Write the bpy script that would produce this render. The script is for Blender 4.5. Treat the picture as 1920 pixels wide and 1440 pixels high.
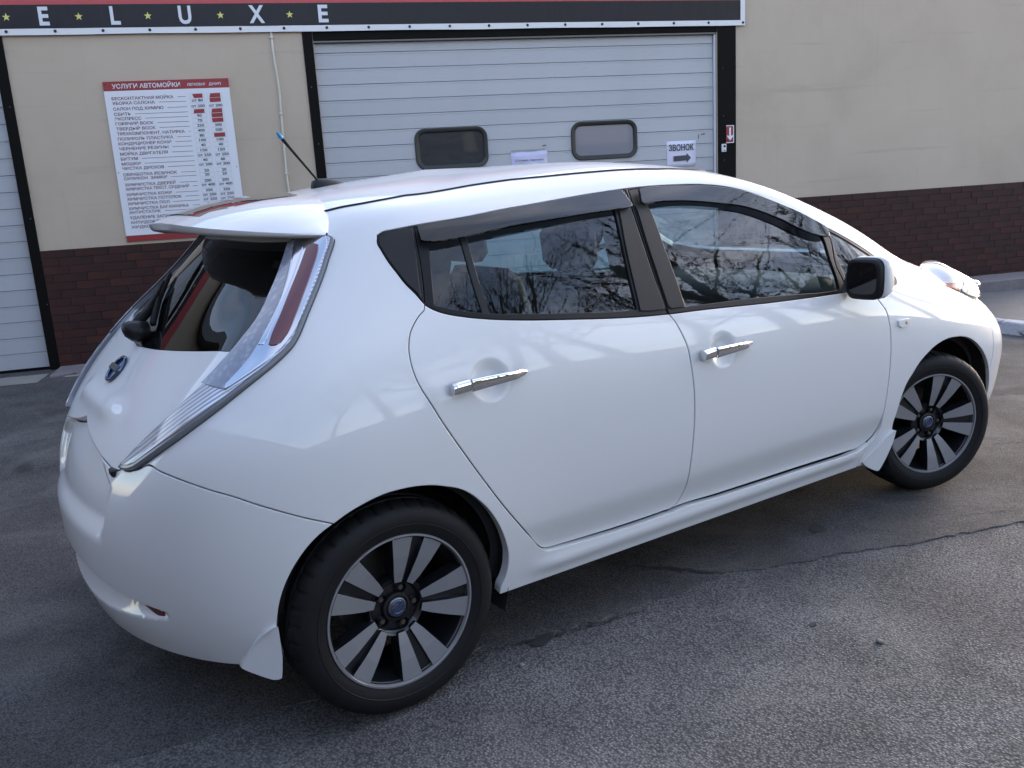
import bpy, bmesh, math, random
import numpy as np
from mathutils import Matrix, Vector, noise
from mathutils.geometry import delaunay_2d_cdt
random.seed(7); np.random.seed(7)
for o in list(bpy.data.objects): bpy.data.objects.remove(o)
sc = bpy.context.scene
COL = sc.collection
R = math.radians
# ---------------------------------------------------------------- camera
YAW, PITCH, ROLL = 0.984694, 0.227006, -0.060415
CAM = (-0.97746, -2.95928, 1.48482)
fw = Vector((math.cos(YAW)*math.cos(PITCH), math.sin(YAW)*math.cos(PITCH), -math.sin(PITCH)))
rt = Vector((math.sin(YAW), -math.cos(YAW), 0)); up = rt.cross(fw)
r2 = math.cos(ROLL)*rt + math.sin(ROLL)*up; u2 = -math.sin(ROLL)*rt + math.cos(ROLL)*up
cd = bpy.data.cameras.new('camera'); cam = bpy.data.objects.new('camera', cd); COL.objects.link(cam)
cam.matrix_world = Matrix(((r2[0], u2[0], -fw[0], CAM[0]), (r2[1], u2[1], -fw[1], CAM[1]), (r2[2], u2[2], -fw[2], CAM[2]), (0, 0, 0, 1)))
cd.sensor_width = 36; cd.lens = 36*1652.61/1920; cd.clip_start = .05; cd.clip_end = 2000
sc.camera = cam
# ---------------------------------------------------------------- daylight: low veiled sun down the street to the right, open sky above
SUN_EL, SUN_AZ = R(20), R(14)          # azimuth counted from +X towards +Y
w = bpy.data.worlds.new('World'); sc.world = w; w.use_nodes = True
nt = w.node_tree; bg = nt.nodes['Background']
sky = nt.nodes.new('ShaderNodeTexSky'); sky.sky_type = 'NISHITA'; sky.sun_disc = False
sky.sun_elevation = SUN_EL; sky.sun_rotation = R(90) - SUN_AZ
sky.air_density = 1.0; sky.dust_density = 1.0; sky.ozone_density = 1.3
tc = nt.nodes.new('ShaderNodeTexCoord'); mp = nt.nodes.new('ShaderNodeMapping'); mp.inputs['Scale'].default_value = (1, 1, 2.4)
nz = nt.nodes.new('ShaderNodeTexNoise'); nz.inputs['Scale'].default_value = 2.6; nz.inputs['Detail'].default_value = 7; nz.inputs['Roughness'].default_value = .55
cr = nt.nodes.new('ShaderNodeValToRGB'); cr.color_ramp.elements[0].position = .44; cr.color_ramp.elements[1].position = .70
hs = nt.nodes.new('ShaderNodeHueSaturation'); hs.inputs['Saturation'].default_value = .5; hs.inputs['Value'].default_value = 1.45
mx = nt.nodes.new('ShaderNodeMix'); mx.data_type = 'RGBA'
L = nt.links.new
L(tc.outputs['Generated'], mp.inputs['Vector']); L(mp.outputs['Vector'], nz.inputs['Vector']); L(nz.outputs['Fac'], cr.inputs['Fac'])
L(sky.outputs['Color'], hs.inputs['Color']); L(cr.outputs['Color'], mx.inputs['Factor'])
L(sky.outputs['Color'], mx.inputs['A']); L(hs.outputs['Color'], mx.inputs['B']); wb = nt.nodes.new('ShaderNodeMix'); wb.data_type = 'RGBA'; wb.blend_type = 'MULTIPLY'; wb.inputs['Factor'].default_value = 1; wb.inputs['B'].default_value = (1.09, 1.0, .975, 1)
L(mx.outputs['Result'], wb.inputs['A']); L(wb.outputs['Result'], bg.inputs['Color'])
bg.inputs['Strength'].default_value = .15
sl = bpy.data.lights.new('sun', 'SUN'); sl.energy = .22; sl.angle = R(22); sl.color = (1, .93, .82)
so = bpy.data.objects.new('sun', sl); COL.objects.link(so); so.location = (10, 10, 20)
sd = Vector((math.cos(SUN_AZ)*math.cos(SUN_EL), math.sin(SUN_AZ)*math.cos(SUN_EL), math.sin(SUN_EL)))
so.rotation_euler = (-sd).to_track_quat('-Z', 'Y').to_euler()
sc.render.engine = 'CYCLES'
sc.cycles.use_denoising = True
sc.cycles.max_bounces = 10; sc.cycles.transparent_max_bounces = 16; sc.cycles.caustics_reflective = False; sc.cycles.caustics_refractive = False
sc.view_settings.view_transform = 'Standard'; sc.view_settings.look = 'None'
sc.view_settings.gamma = 1; sc.view_settings.use_curve_mapping = False
sc.view_settings.exposure = 2.25

# ---------------------------------------------------------------- helpers
def mesh_obj(name, verts, faces, mat, parent=None, smooth=False, normals=None, uv=None):
    m = bpy.data.meshes.new(name)
    m.from_pydata([tuple(map(float, v)) for v in verts], [], [tuple(map(int, f)) for f in faces])
    if mat is not None: m.materials.append(mat)
    if smooth or normals is not None:
        m.polygons.foreach_set('use_smooth', [True]*len(m.polygons))
    if uv is not None:
        l = m.uv_layers.new(name='UVMap'); idx = np.zeros(len(m.loops), int); m.loops.foreach_get('vertex_index', idx)
        l.data.foreach_set('uv', np.asarray(uv, float)[idx].ravel())
    m.update()
    if normals is not None:
        m.normals_split_custom_set_from_vertices([tuple(map(float, n)) for n in normals])
    o = bpy.data.objects.new(name, m); COL.objects.link(o)
    if parent is not None: attach(o, parent)
    return o
def attach(o, parent):
    o.parent = parent
    o.matrix_parent_inverse = world_of(parent).inverted()
def world_of(o):
    mw = Matrix.LocRotScale(o.location, o.rotation_euler, o.scale)
    if o.parent: mw = world_of(o.parent) @ o.matrix_parent_inverse @ mw
    return mw
def thing(name, label, cat, loc=(0, 0, 0), rz=0, group=None):
    o = bpy.data.objects.new(name, None); COL.objects.link(o); o.location = loc; o.rotation_euler = (0, 0, rz)
    o.empty_display_size = .2
    tag(o, label, cat, group); return o
def tag(o, label, cat, group=None):
    o['label'] = label; o['category'] = cat
    if group: o['group'] = group
    return o
def structure(o): o['kind'] = 'structure'; return o
class MB:
    """collects boxes, tubes and sheets, builds one mesh"""
    def __init__(s): s.v = []; s.f = []
    def add(s, v, f):
        n = len(s.v); s.v += [tuple(map(float, a)) for a in v]; s.f += [tuple(n+i for i in q) for q in f]; return s
    def box(s, x0, x1, y0, y1, z0, z1, b=0):
        if b <= 0:
            v = [(x, y, z) for z in (z0, z1) for y in (y0, y1) for x in (x0, x1)]
            return s.add(v, [(0, 2, 3, 1), (4, 5, 7, 6), (0, 1, 5, 4), (2, 6, 7, 3), (0, 4, 6, 2), (1, 3, 7, 5)])
        bm = bmesh.new(); bmesh.ops.create_cube(bm, size=1)
        for q in bm.verts: q.co = Vector(((x0+x1)/2+q.co.x*(x1-x0), (y0+y1)/2+q.co.y*(y1-y0), (z0+z1)/2+q.co.z*(z1-z0)))
        bmesh.ops.bevel(bm, geom=list(bm.edges), offset=b, segments=1, affect='EDGES', profile=.5)
        bm.verts.index_update(); s.add([q.co for q in bm.verts], [[q.index for q in f.verts] for f in bm.faces]); bm.free(); return s
    def tube(s, pts, rad, n=8, cap=True):
        pts = [Vector(p) for p in pts]; rr = rad if hasattr(rad, '__len__') else [rad]*len(pts)
        rings = []; prev = None
        for i, p in enumerate(pts):
            d = (pts[min(i+1, len(pts)-1)]-pts[max(i-1, 0)]).normalized()
            a = Vector((0, 0, 1)) if abs(d.z) < .9 else Vector((1, 0, 0))
            if prev is not None: a = prev
            x = (a - d*a.dot(d)).normalized(); y = d.cross(x); prev = x
            rings.append([p+(x*math.cos(2*math.pi*k/n)+y*math.sin(2*math.pi*k/n))*rr[i] for k in range(n)])
        v = [q for r_ in rings for q in r_]; f = []
        for i in range(len(pts)-1):
            for k in range(n):
                a, b = i*n+k, i*n+(k+1) % n; f.append((a, b, b+n, a+n))
        if cap: f.append(tuple(range(n))[::-1]); f.append(tuple((len(pts)-1)*n+k for k in range(n)))
        return s.add(v, f)
    def lathe(s, prof, n=64, axis='y', close=False):
        """profile of (radius, along-axis)"""
        v = []
        for r_, a in prof:
            for k in range(n):
                t = 2*math.pi*k/n
                v.append((r_*math.cos(t), a, r_*math.sin(t)))
        f = []; m = len(prof)
        for i in range(m-1 if not close else m):
            j = (i+1) % m
            for k in range(n):
                k2 = (k+1) % n; f.append((i*n+k, j*n+k, j*n+k2, i*n+k2))
        return s.add(v, f)
    def prism(s, poly, d0, d1, plane='xz'):
        """extruded flat polygon; plane xz extrudes along y"""
        n = len(poly)
        P = (lambda a, b, d: (a, d, b)) if plane == 'xz' else ((lambda a, b, d: (a, b, d)) if plane == 'xy' else (lambda a, b, d: (d, a, b)))
        v = [P(a, b, d0) for a, b in poly]+[P(a, b, d1) for a, b in poly]
        f = [tuple(range(n)), tuple(range(2*n-1, n-1, -1))]+[(i, i+n, (i+1) % n+n, (i+1) % n) for i in range(n)]
        return s.add(v, f)
    def build(s, name, mat, parent=None, smooth=False, local=False):
        o = mesh_obj(name, s.v, s.f, mat, None, smooth)
        m = o.data; bm = bmesh.new(); bm.from_mesh(m); bmesh.ops.recalc_face_normals(bm, faces=bm.faces); bm.to_mesh(m); bm.free()
        if parent is not None:
            if local: o.parent = parent
            else: attach(o, parent)
        return o
def autosmooth(o, ang=35):
    bm = bmesh.new(); bm.from_mesh(o.data)
    for f in bm.faces: f.smooth = True
    for e in bm.edges:
        if len(e.link_faces) == 2 and e.calc_face_angle(0) > R(ang): e.smooth = False
    bm.to_mesh(o.data); bm.free(); return o
# ---------------------------------------------------------------- materials
def mat(name, col, rough=.5, metal=0, coat=0, coat_rough=.03, spec=.5, **kw):
    m = bpy.data.materials.new(name); m.use_nodes = True; b = m.node_tree.nodes['Principled BSDF']
    b.inputs['Base Color'].default_value = (*col, 1); b.inputs['Roughness'].default_value = rough; b.inputs['Metallic'].default_value = metal
    b.inputs['Coat Weight'].default_value = coat; b.inputs['Coat Roughness'].default_value = coat_rough; b.inputs['Specular IOR Level'].default_value = spec
    for k, v in kw.items(): b.inputs[k].default_value = v
    return m
class NB:
    """small node-building helper"""
    def __init__(s, m): s.nt = m.node_tree; s.b = s.nt.nodes['Principled BSDF']
    def n(s, t, ins=None, **kw):
        q = s.nt.nodes.new(t)
        for k, v in kw.items(): setattr(q, k, v)
        for k, v in (ins or {}).items():
            if hasattr(v, 'is_linked') or hasattr(v, 'links'): s.nt.links.new(v, q.inputs[k])
            else: q.inputs[k].default_value = v
        return q
    def link(s, a, b): s.nt.links.new(a, b)
    def ramp(s, fac, stops):
        q = s.nt.nodes.new('ShaderNodeValToRGB'); e = q.color_ramp.elements
        while len(e) < len(stops): e.new(.5)
        for i, (p, c) in enumerate(stops):
            e[i].position = p; e[i].color = (*c, 1) if hasattr(c, '__len__') else (c, c, c, 1)
        s.link(fac, q.inputs['Fac']); return q.outputs['Color']
    def mix(s, fac, a, b, mode='MIX'):
        q = s.nt.nodes.new('ShaderNodeMix'); q.data_type = 'RGBA'; q.blend_type = mode
        for k, v in (('Factor', fac), ('A', a), ('B', b)):
            if hasattr(v, 'links'): s.link(v, q.inputs[k])
            elif k == 'Factor': q.inputs[k].default_value = v
            else: q.inputs[k].default_value = (*v, 1) if len(v) == 3 else v
        return q.outputs['Result']
    def math(s, op, a, b=0, c=None):
        q = s.nt.nodes.new('ShaderNodeMath'); q.operation = op
        for i, v in enumerate((a, b, c)):
            if v is None: continue
            if hasattr(v, 'links'): s.link(v, q.inputs[i])
            else: q.inputs[i].default_value = v
        return q.outputs[0]
    def coord(s, which='Object', scale=None):
        o = s.n('ShaderNodeTexCoord').outputs[which]
        if scale is None: return o
        return s.n('ShaderNodeMapping', {'Vector': o, 'Scale': scale}).outputs['Vector']
    def noise(s, vec, scale, detail=3, rough=.5, dist=0):
        return s.n('ShaderNodeTexNoise', {'Vector': vec, 'Scale': scale, 'Detail': detail, 'Roughness': rough, 'Distortion': dist}).outputs['Fac']
    def bump(s, h, strength=.3, dist=.01, prev=None):
        q = s.n('ShaderNodeBump', {'Height': h, 'Strength': strength, 'Distance': dist})
        if prev is not None: s.link(prev, q.inputs['Normal'])
        return q.outputs['Normal']
M = {}
# pearl white paint under clear coat
m = M['paint'] = mat('pearl_white_paint', (.66, .655, .655), .42, 0, .8, .04, .3)
q = NB(m); v = q.coord('Object'); f = q.noise(v, 900, 2); f2 = q.noise(v, 1.3, 3)
q.link(q.mix(q.math('MULTIPLY', f2, .5), (.67, .67, .668), (.645, .648, .65)), q.b.inputs['Base Color'])
q.link(q.bump(f, .012, .0006), q.b.inputs['Normal'])
q.link(q.bump(q.noise(v, 220, 2), .012, .001), q.b.inputs['Coat Normal'])
M['trim'] = mat('satin_black_trim', (.006, .006, .007), .42, 0, 0, spec=.22)
m = M['pillar'] = mat('matte_black_pillar_film', (.009, .0085, .009), .45, spec=.25); q = NB(m); q.link(q.bump(q.noise(q.coord(), 700, 2), .08, .0005), q.b.inputs['Normal'])
M['rubber'] = mat('black_rubber', (.007, .007, .007), .6, spec=.25)
M['plastic'] = mat('black_plastic', (.008, .008, .009), .45, spec=.3)
M['gloss_black'] = mat('gloss_black', (.006, .006, .007), .06, 0, .6)
M['lining'] = mat('dark_cabin_lining', (.018, .018, .02), .8)
M['seat'] = mat('dark_seat_fabric', (.022, .022, .024), .75)
M['chrome'] = mat('chrome', (.78, .79, .81), .05, 1)
M['satin_chrome'] = mat('satin_chrome', (.58, .60, .65), .12, 1)
M['under'] = mat('underbody_black', (.008, .008, .008), .8)
def glass(name, tint, trans, bump=0, rough=0.0, ior=1.5):
    m = bpy.data.materials.new(name); m.use_nodes = True; nt = m.node_tree; q = NB(m); nt.nodes.remove(q.b)
    tr = q.n('ShaderNodeBsdfTransparent', {'Color': (*tint, 1)}); gl = q.n('ShaderNodeBsdfGlossy', {'Color': (1, 1, 1, 1), 'Roughness': rough})
    bf = q.n('ShaderNodeNewGeometry').outputs['Backfacing']
    fr = q.n('ShaderNodeFresnel', {'IOR': q.math('ADD', ior, q.math('MULTIPLY', bf, 1/ior-ior))})   # same pane seen from either face
    df = q.n('ShaderNodeBsdfDiffuse', {'Color': (.01, .012, .012, 1)})
    m1 = q.n('ShaderNodeMixShader', {'Fac': trans, 1: df.outputs[0], 2: tr.outputs[0]})
    m2 = q.n('ShaderNodeMixShader', {'Fac': fr.outputs[0], 1: m1.outputs[0], 2: gl.outputs[0]})
    if bump:
        nb = q.bump(q.noise(q.coord('Object', (1.2, 1.2, 5)), 7, 3), bump, .02)
        q.link(nb, gl.inputs['Normal']); q.link(nb, fr.inputs['Normal'])
    q.link(m2.outputs[0], nt.nodes['Material Output'].inputs['Surface']); return m
M['side_glass'] = glass('side_window_glass', (.58, .72, .73), .985, .010, 0, 1.58)
M['rear_glass'] = glass('privacy_glass', (.24, .27, .30), .92, .002, 0, 1.30)
M['screen_glass'] = glass('windscreen_glass', (.62, .70, .70), .97, 0, 0, 1.5)
M['smoke'] = glass('smoked_acrylic', (.10, .105, .12), .8, .012, .01, 1.5)
M['lens'] = glass('clear_lamp_lens', (.95, .95, .96), 1, 0, 0, 1.33)
M['red_lens'] = mat('red_lamp_lens', (.115, .018, .022), .2, 0, .8)
M['amber'] = mat('amber_lens', (.62, .17, .03), .2, 0, 1)
m = M['frost'] = mat('frosted_lamp_lens', (.36, .38, .45), .25, .1, 1); q = NB(m); v = q.coord('UV')
vo = q.n('ShaderNodeTexVoronoi', {'Vector': v, 'Scale': 55.0}); q.link(q.mix(q.ramp(vo.outputs['Distance'], [(.15, 1), (.55, 0)]), (.20, .215, .265), (.30, .315, .36)), q.b.inputs['Base Color']); q.link(q.bump(vo.outputs['Distance'], .2, .002), q.b.inputs['Normal'])
m = M['ribbed'] = mat('ribbed_lamp_lens', (.50, .53, .60), .18, .45, 1)
q = NB(m); uvn = q.coord('UV'); wv = q.n('ShaderNodeTexWave', {'Vector': q.n('ShaderNodeMapping', {'Vector': uvn, 'Rotation': (0, 0, R(54))}).outputs[0], 'Scale': 24.0, 'Distortion': .2}, bands_direction='X')
q.link(q.bump(wv.outputs['Fac'], .5, .004), q.b.inputs['Normal']); q.link(q.ramp(wv.outputs['Fac'], [(.0, (.30, .32, .37)), (.6, (.60, .63, .70))]), q.b.inputs['Base Color'])
M['gasket'] = mat('grey_lamp_gasket', (.13, .14, .16), .3, 0, .6)

# ================================================================ SITE MATERIALS
def asphalt(name, scale, dark, light, bump, patch):
    m = mat(name, dark, .9, spec=.12); q = NB(m); v = q.coord('Object')
    vo = q.n('ShaderNodeTexVoronoi', {'Vector': v, 'Scale': scale, 'Randomness': 1.0}); cell = q.n('ShaderNodeSeparateColor', {0: vo.outputs['Color']}).outputs[0]
    vs = q.n('ShaderNodeTexVoronoi', {'Vector': v, 'Scale': scale*2.3}); cell2 = q.n('ShaderNodeSeparateColor', {0: vs.outputs['Color']}).outputs[1]
    stone = q.ramp(cell, [(.0, dark), (.45, [d*1.25 for d in dark]), (.8, [(a+b)/2 for a, b in zip(dark, light)]), (1, light)])
    fine = q.ramp(cell2, [(.0, [d*.6 for d in dark]), (.7, [d*1.2 for d in dark]), (1, [(a+2*b)/3 for a, b in zip(dark, light)])])
    col = q.mix(.45, stone, fine)
    gap = q.ramp(vo.outputs['Distance'], [(.30, 1), (.72, .30)]); col = q.mix(.8, col, gap, 'MULTIPLY')
    pit = q.ramp(q.n('ShaderNodeTexVoronoi', {'Vector': v, 'Scale': scale*.62}).outputs['Distance'], [(.10, .30), (.22, 1)]); pm_ = q.ramp(q.noise(v, 22, 3), [(.45, 0), (.60, 1)])
    col = q.mix(q.math('MULTIPLY', pm_, .9), col, pit, 'MULTIPLY')
    big = q.noise(v, .55, 5, .6, .4); mid = q.noise(v, 2.7, 5, .6); oil = q.noise(v, 1.1, 3, .5, .8)
    col = q.mix(1, col, q.ramp(big, [(.3, patch[0]), (.7, patch[1])]), 'MULTIPLY')
    col = q.mix(1, col, q.ramp(mid, [(.3, .72), (.7, 1.2)]), 'MULTIPLY')
    dust = q.ramp(q.noise(v, 1.7, 6, .65, .6), [(.52, 0), (.75, 1)]); col = q.mix(q.math('MULTIPLY', dust, .42), col, (.22, .20, .18))
    spot = q.ramp(oil, [(.66, 0), (.72, 1)]); col = q.mix(q.math('MULTIPLY', spot, .55), col, (.018, .018, .019))
    q.link(col, q.b.inputs['Base Color'])
    h1 = q.ramp(vo.outputs['Distance'], [(.0, 1), (.8, 0)]); h = q.math('MULTIPLY', h1, cell)
    n1 = q.bump(q.noise(v, scale*3.5, 2), .35, .0015); n2 = q.bump(h, bump, .006, n1); n3 = q.bump(q.noise(v, 14, 4), .25, .012, n2)
    q.link(n3, q.b.inputs['Normal']); q.link(q.ramp(cell, [(0, .95), (1, .75)]), q.b.inputs['Roughness']); return m
M['asphalt'] = asphalt('coarse_asphalt', 128, (.138, .134, .133), (.285, .278, .272), .8, (.72, 1.16))
M['asphalt_fine'] = asphalt('worn_fine_asphalt', 175, (.108, .104, .104), (.205, .20, .195), .6, (.68, 1.14))
M['tar'] = mat('tar_joint', (.032, .031, .032), .8)
def concrete(name, c0, c1, sc_=6, rough=.85):
    m = mat(name, c0, rough); q = NB(m); v = q.coord('Object'); n = q.noise(v, sc_, 6, .6, .3); n2 = q.noise(v, sc_*9, 4)
    col = q.mix(n, c0, c1); col = q.mix(.5, col, q.ramp(n2, [(.3, .7), (.7, 1.15)]), 'MULTIPLY')
    q.link(col, q.b.inputs['Base Color']); q.link(q.bump(n2, .35, .004), q.b.inputs['Normal']); return m
M['concrete'] = concrete('old_concrete', (.30, .28, .25), (.19, .175, .16), 4)
M['slab'] = concrete('mauve_concrete_slab', (.22, .19, .19), (.165, .145, .147), 3)
M['walk'] = concrete('sidewalk_asphalt', (.15, .147, .15), (.10, .098, .10), 3)
m = M['kerb'] = concrete('whitewashed_kerb', (.50, .51, .54), (.38, .39, .43), 5); q = NB(m)
wr = q.ramp(q.noise(q.coord('Object'), 6, 6, .7, .8), [(.50, 0), (.57, 1)]); old = q.b.inputs['Base Color'].links[0].from_socket
q.link(q.mix(wr, old, (.05, .05, .055)), q.b.inputs['Base Color'])
m = M['plaster'] = mat('beige_plaster', (.45, .41, .345), .9, spec=.2); q = NB(m); v = q.coord('Object')
n = q.noise(v, .9, 5, .6, .5); col = q.ramp(n, [(.25, (.415, .345, .275)), (.5, (.465, .388, .310)), (.8, (.495, .415, .335))])
st = q.ramp(q.noise(q.coord('Object', (.35, 1, 7)), 1.6, 4, .55, .3), [(.60, 0), (.72, 1)]); col = q.mix(q.math('MULTIPLY', st, .4), col, (.33, .285, .24))
sp_ = q.ramp(q.noise(v, 16, 3, .5), [(.72, 0), (.77, 1)]); col = q.mix(q.math('MULTIPLY', sp_, .25), col, (.30, .28, .25))
drip = q.ramp(q.noise(q.coord('Object', (9, 9, .35)), 1.2, 4, .6, .2), [(.60, 0), (.8, 1)]); col = q.mix(q.math('MULTIPLY', drip, .25), col, (.34, .285, .235))
q.link(col, q.b.inputs['Base Color']); q.link(q.bump(q.noise(v, 160, 4, .6), .5, .003, q.bump(q.noise(v, 7, 3), .12, .02)), q.b.inputs['Normal'])
M['grout'] = mat('dark_grout', (.050, .033, .031), .9, spec=.2)
TILES = []
for i, (c0, c1) in enumerate([((.048, .0195, .0165), (.034, .0165, .0155)), ((.053, .0205, .017), (.036, .0165, .0155)), ((.042, .0185, .0165), (.031, .016, .0155)), ((.057, .0215, .0175), (.038, .017, .0155)), ((.045, .019, .0165), (.032, .016, .015))]):
    m = mat('brick_tile_glaze_%s' % 'abcde'[i], c0, .6, spec=.2); q = NB(m); v = q.coord('Object'); oi = q.n('ShaderNodeObjectInfo').outputs['Random']
    shift = q.n('ShaderNodeVectorMath', {0: v, 1: q.n('ShaderNodeCombineXYZ', {'X': q.math('MULTIPLY', oi, 37.0), 'Z': q.math('MULTIPLY', oi, 11.0)}).outputs[0]}, operation='ADD').outputs[0]
    g = q.n('ShaderNodeSeparateXYZ', {0: v}).outputs['X']
    fl = q.math('ADD', q.noise(shift, 7, 4, .6, .4), q.math('MULTIPLY', g, 1.6))
    col = q.mix(q.ramp(fl, [(.38, 0), (.66, 1)]), c0, c1); col = q.mix(1, col, q.ramp(oi, [(0, .94), (1, 1.07)]), 'MULTIPLY')
    q.link(col, q.b.inputs['Base Color']); q.link(q.bump(q.noise(shift, 60, 4), .3, .002), q.b.inputs['Normal']); TILES.append(m)
m = M['door_white'] = mat('white_door_steel', (.60, .62, .64), .42); q = NB(m); v = q.coord('Object'); oi = q.n('ShaderNodeObjectInfo').outputs['Random']
col = q.mix(q.noise(v, 1.5, 5, .6, .5), (.435, .445, .48), (.37, .38, .405)); col = q.mix(1, col, q.ramp(oi, [(0, .95), (1, 1.03)]), 'MULTIPLY')
dirt = q.ramp(q.noise(q.coord('Object', (3, 3, 30)), 2.2, 6, .7, .4), [(.56, 0), (.80, 1)]); col = q.mix(q.math('MULTIPLY', dirt, .5), col, (.26, .26, .25))
scr = q.ramp(q.noise(q.coord('Object', (1, 1, 4)), 22, 3, .6), [(.73, 0), (.77, 1)]); col = q.mix(q.math('MULTIPLY', scr, .5), col, (.28, .29, .29))
q.link(col, q.b.inputs['Base Color']); q.link(q.bump(q.noise(v, 3, 3), .06, .01), q.b.inputs['Normal'])
m = M['frame_dark'] = mat('dark_brown_sheet_metal', (.006, .005, .0055), .6, spec=.1); q = NB(m); v = q.coord('Object')
q.link(q.mix(q.noise(v, 5, 5), (.003, .0028, .003), (.006, .005, .0055)), q.b.inputs['Base Color'])
M['rail'] = mat('grey_door_rail', (.13, .13, .135), .4, .4)
M['win_frame'] = mat('black_window_gasket', (.014, .016, .016), .4)
M['white_print'] = mat('white_print', (.66, .67, .72), .6)
M['paper'] = mat('white_paper', (.62, .62, .74), .8)
M['black_print'] = mat('black_print', (.012, .012, .02), .6)
M['grey_print'] = mat('grey_print', (.05, .05, .065), .6)
M['red_print'] = mat('red_print', (.26, .022, .026), .45)
M['maroon_print'] = mat('maroon_print', (.10, .010, .02), .6)
m = M['banner_black'] = mat('black_banner_vinyl', (.011, .010, .015), .42, spec=.3); q = NB(m); q.link(q.bump(q.noise(q.coord('Object', (2.5, 1, .6)), 2.2, 3), .35, .03), q.b.inputs['Normal'])
m = M['banner_white'] = mat('white_banner_vinyl', (.66, .66, .68), .45); q = NB(m); q.link(q.bump(q.noise(q.coord('Object', (3, 1, 1)), 5, 3), .3, .01), q.b.inputs['Normal'])
M['banner_red'] = mat('red_banner_vinyl', (.42, .055, .06), .45)
M['yellow'] = mat('yellow_print', (.62, .58, .16), .5)
M['letter'] = mat('pale_letter_vinyl', (.60, .62, .68), .45)
M['steel_dark'] = mat('dark_eyelet', (.03, .03, .035), .4, .6)
# ================================================================ GROUND
def gz(x): return -.04*math.log1p(math.exp(min(40, (x-2.9)/.5)))*.5 if x < 14 else -.444
def sheet(name, xs, ys, fz, m):
    v = [(x, y, fz(x, y)) for y in ys for x in xs]; n = len(xs)
    return structure(mesh_obj(name, v, [(j*n+i, j*n+i+1, (j+1)*n+i+1, (j+1)*n+i) for j in range(len(ys)-1) for i in range(n-1)], m, None, True))
xs = [-400, -150, -60, -25, -10]+list(np.arange(-6, 12.01, .5))+[13, 14, 18, 25, 40, 80, 150, 400]; ys = [-400, -150, -60, -30, -15, -8, -4, 0, 4, 8, 15, 30, 60, 150, 400]
sheet('ground', xs, ys, lambda x, y: gz(x), M['asphalt'])
# older, finer strip of asphalt that runs along the building side; its rim is a real step
rim = [(-9, -.05), (-6, -.2), (-3, -.42), (-1.2, -.5), (-.2, -.62), (.35, -.70), (.75, -.80), (1.10, -.83), (1.32, -.83), (1.55, -.92), (1.80, -1.0), (2.1, -1.13), (2.35, -1.20), (2.62, -1.29), (3.1, -1.42), (3.9, -1.62), (5.2, -1.9), (6.9, -2.3)]
rnd = random.Random(3); dense = []
for (a, b) in zip(rim, rim[1:]):
    k = max(2, int((b[0]-a[0])/.035))
    for i in range(k): t = i/k; dense.append((a[0]+(b[0]-a[0])*t+rnd.uniform(-.006, .006), a[1]+(b[1]-a[1])*t+rnd.uniform(-.011, .011)+.02*noise.noise(Vector((a[0]*2+t*3, 0, 0)))))
v, f = [], []
for x, y in dense:
    z = gz(x); v += [(x, y-.006, z-.01), (x, y, z+.0045), (x, y+.5, z+.0055), (x, 9.0, z+.0055)]
for i in range(len(dense)-1):
    for k in range(3): a = i*4+k; f.append((a, a+4, a+5, a+1))
structure(mesh_obj('asphalt_strip', v, f, M['asphalt_fine']))
def crack(name, pts, wd, seed, m=M['tar'], zo=.0085):
    rr = random.Random(seed); L_, R_ = [], []
    fine = []
    for a, b in zip(pts, pts[1:]):
        k = max(2, int(math.dist(a, b)/.018))
        for i in range(k): t = i/k; fine.append((a[0]+(b[0]-a[0])*t, a[1]+(b[1]-a[1])*t))
    for i, p in enumerate(fine):
        a = fine[max(0, i-1)]; b = fine[min(len(fine)-1, i+1)]; d = Vector((b[0]-a[0], b[1]-a[1])).normalized(); n = Vector((-d.y, d.x))
        o_ = n*rr.uniform(-.5, .5)*wd*1.2; w_ = wd*(.25+.75*rr.random())*min(1, .15+4*i/len(fine), .15+4*(len(fine)-i)/len(fine))
        L_.append(Vector(p)+o_+n*w_/2); R_.append(Vector(p)+o_-n*w_/2)
    n = len(fine); v = [(p.x, p.y, gz(p.x)+zo) for p in L_]+[(p.x, p.y, gz(p.x)+zo) for p in R_]
    return structure(mesh_obj(name, v, [(i, n+i, n+i+1, i+1) for i in range(n-1)], m))
crack('crack', [(1.02, -.40), (1.12, -.55), (1.22, -.70), (1.30, -.80), (1.34, -.86)], .030, 2)
crack('crack', [(1.5, -.93), (1.8, -1.005), (2.1, -1.13), (2.35, -1.20), (2.62, -1.29), (3.1, -1.42), (3.6, -1.55)], .0055, 5)
crack('crack', [(.30, -.72), (.62, -.80), (.95, -.86)], .016, 9)
crack('crack', [(3.4, -.55), (3.8, -.75), (4.3, -.8), (4.9, -1.05)], .014, 12)
crack('crack', [(2.4, -1.05), (2.75, -1.22), (2.9, -1.32)], .008, 15)
rp = random.Random(21)
def blot(name, x, y, r_, m, zo, asp=1.6, rot=.3, n=26):
    v = [(x, y, gz(x)+zo)]
    for k in range(n):
        a = 2*math.pi*k/n; q_ = r_*(.65+.5*rp.random()); px, py = q_*asp*math.cos(a), q_*math.sin(a)
        X, Y = x+px*math.cos(rot)-py*math.sin(rot), y+px*math.sin(rot)+py*math.cos(rot); v.append((X, Y, gz(X)+zo))
    return structure(mesh_obj(name, v, [(0, 1+k, 1+(k+1) % n) for k in range(n)], m))
blot('tar_spot', 1.93, -.80, .035, M['tar'], .0095)
blot('tar_spot', 1.27, -1.28, .012, M['tar'], .003); blot('tar_spot', .52, -.79, .030, M['tar'], .0092)
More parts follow.
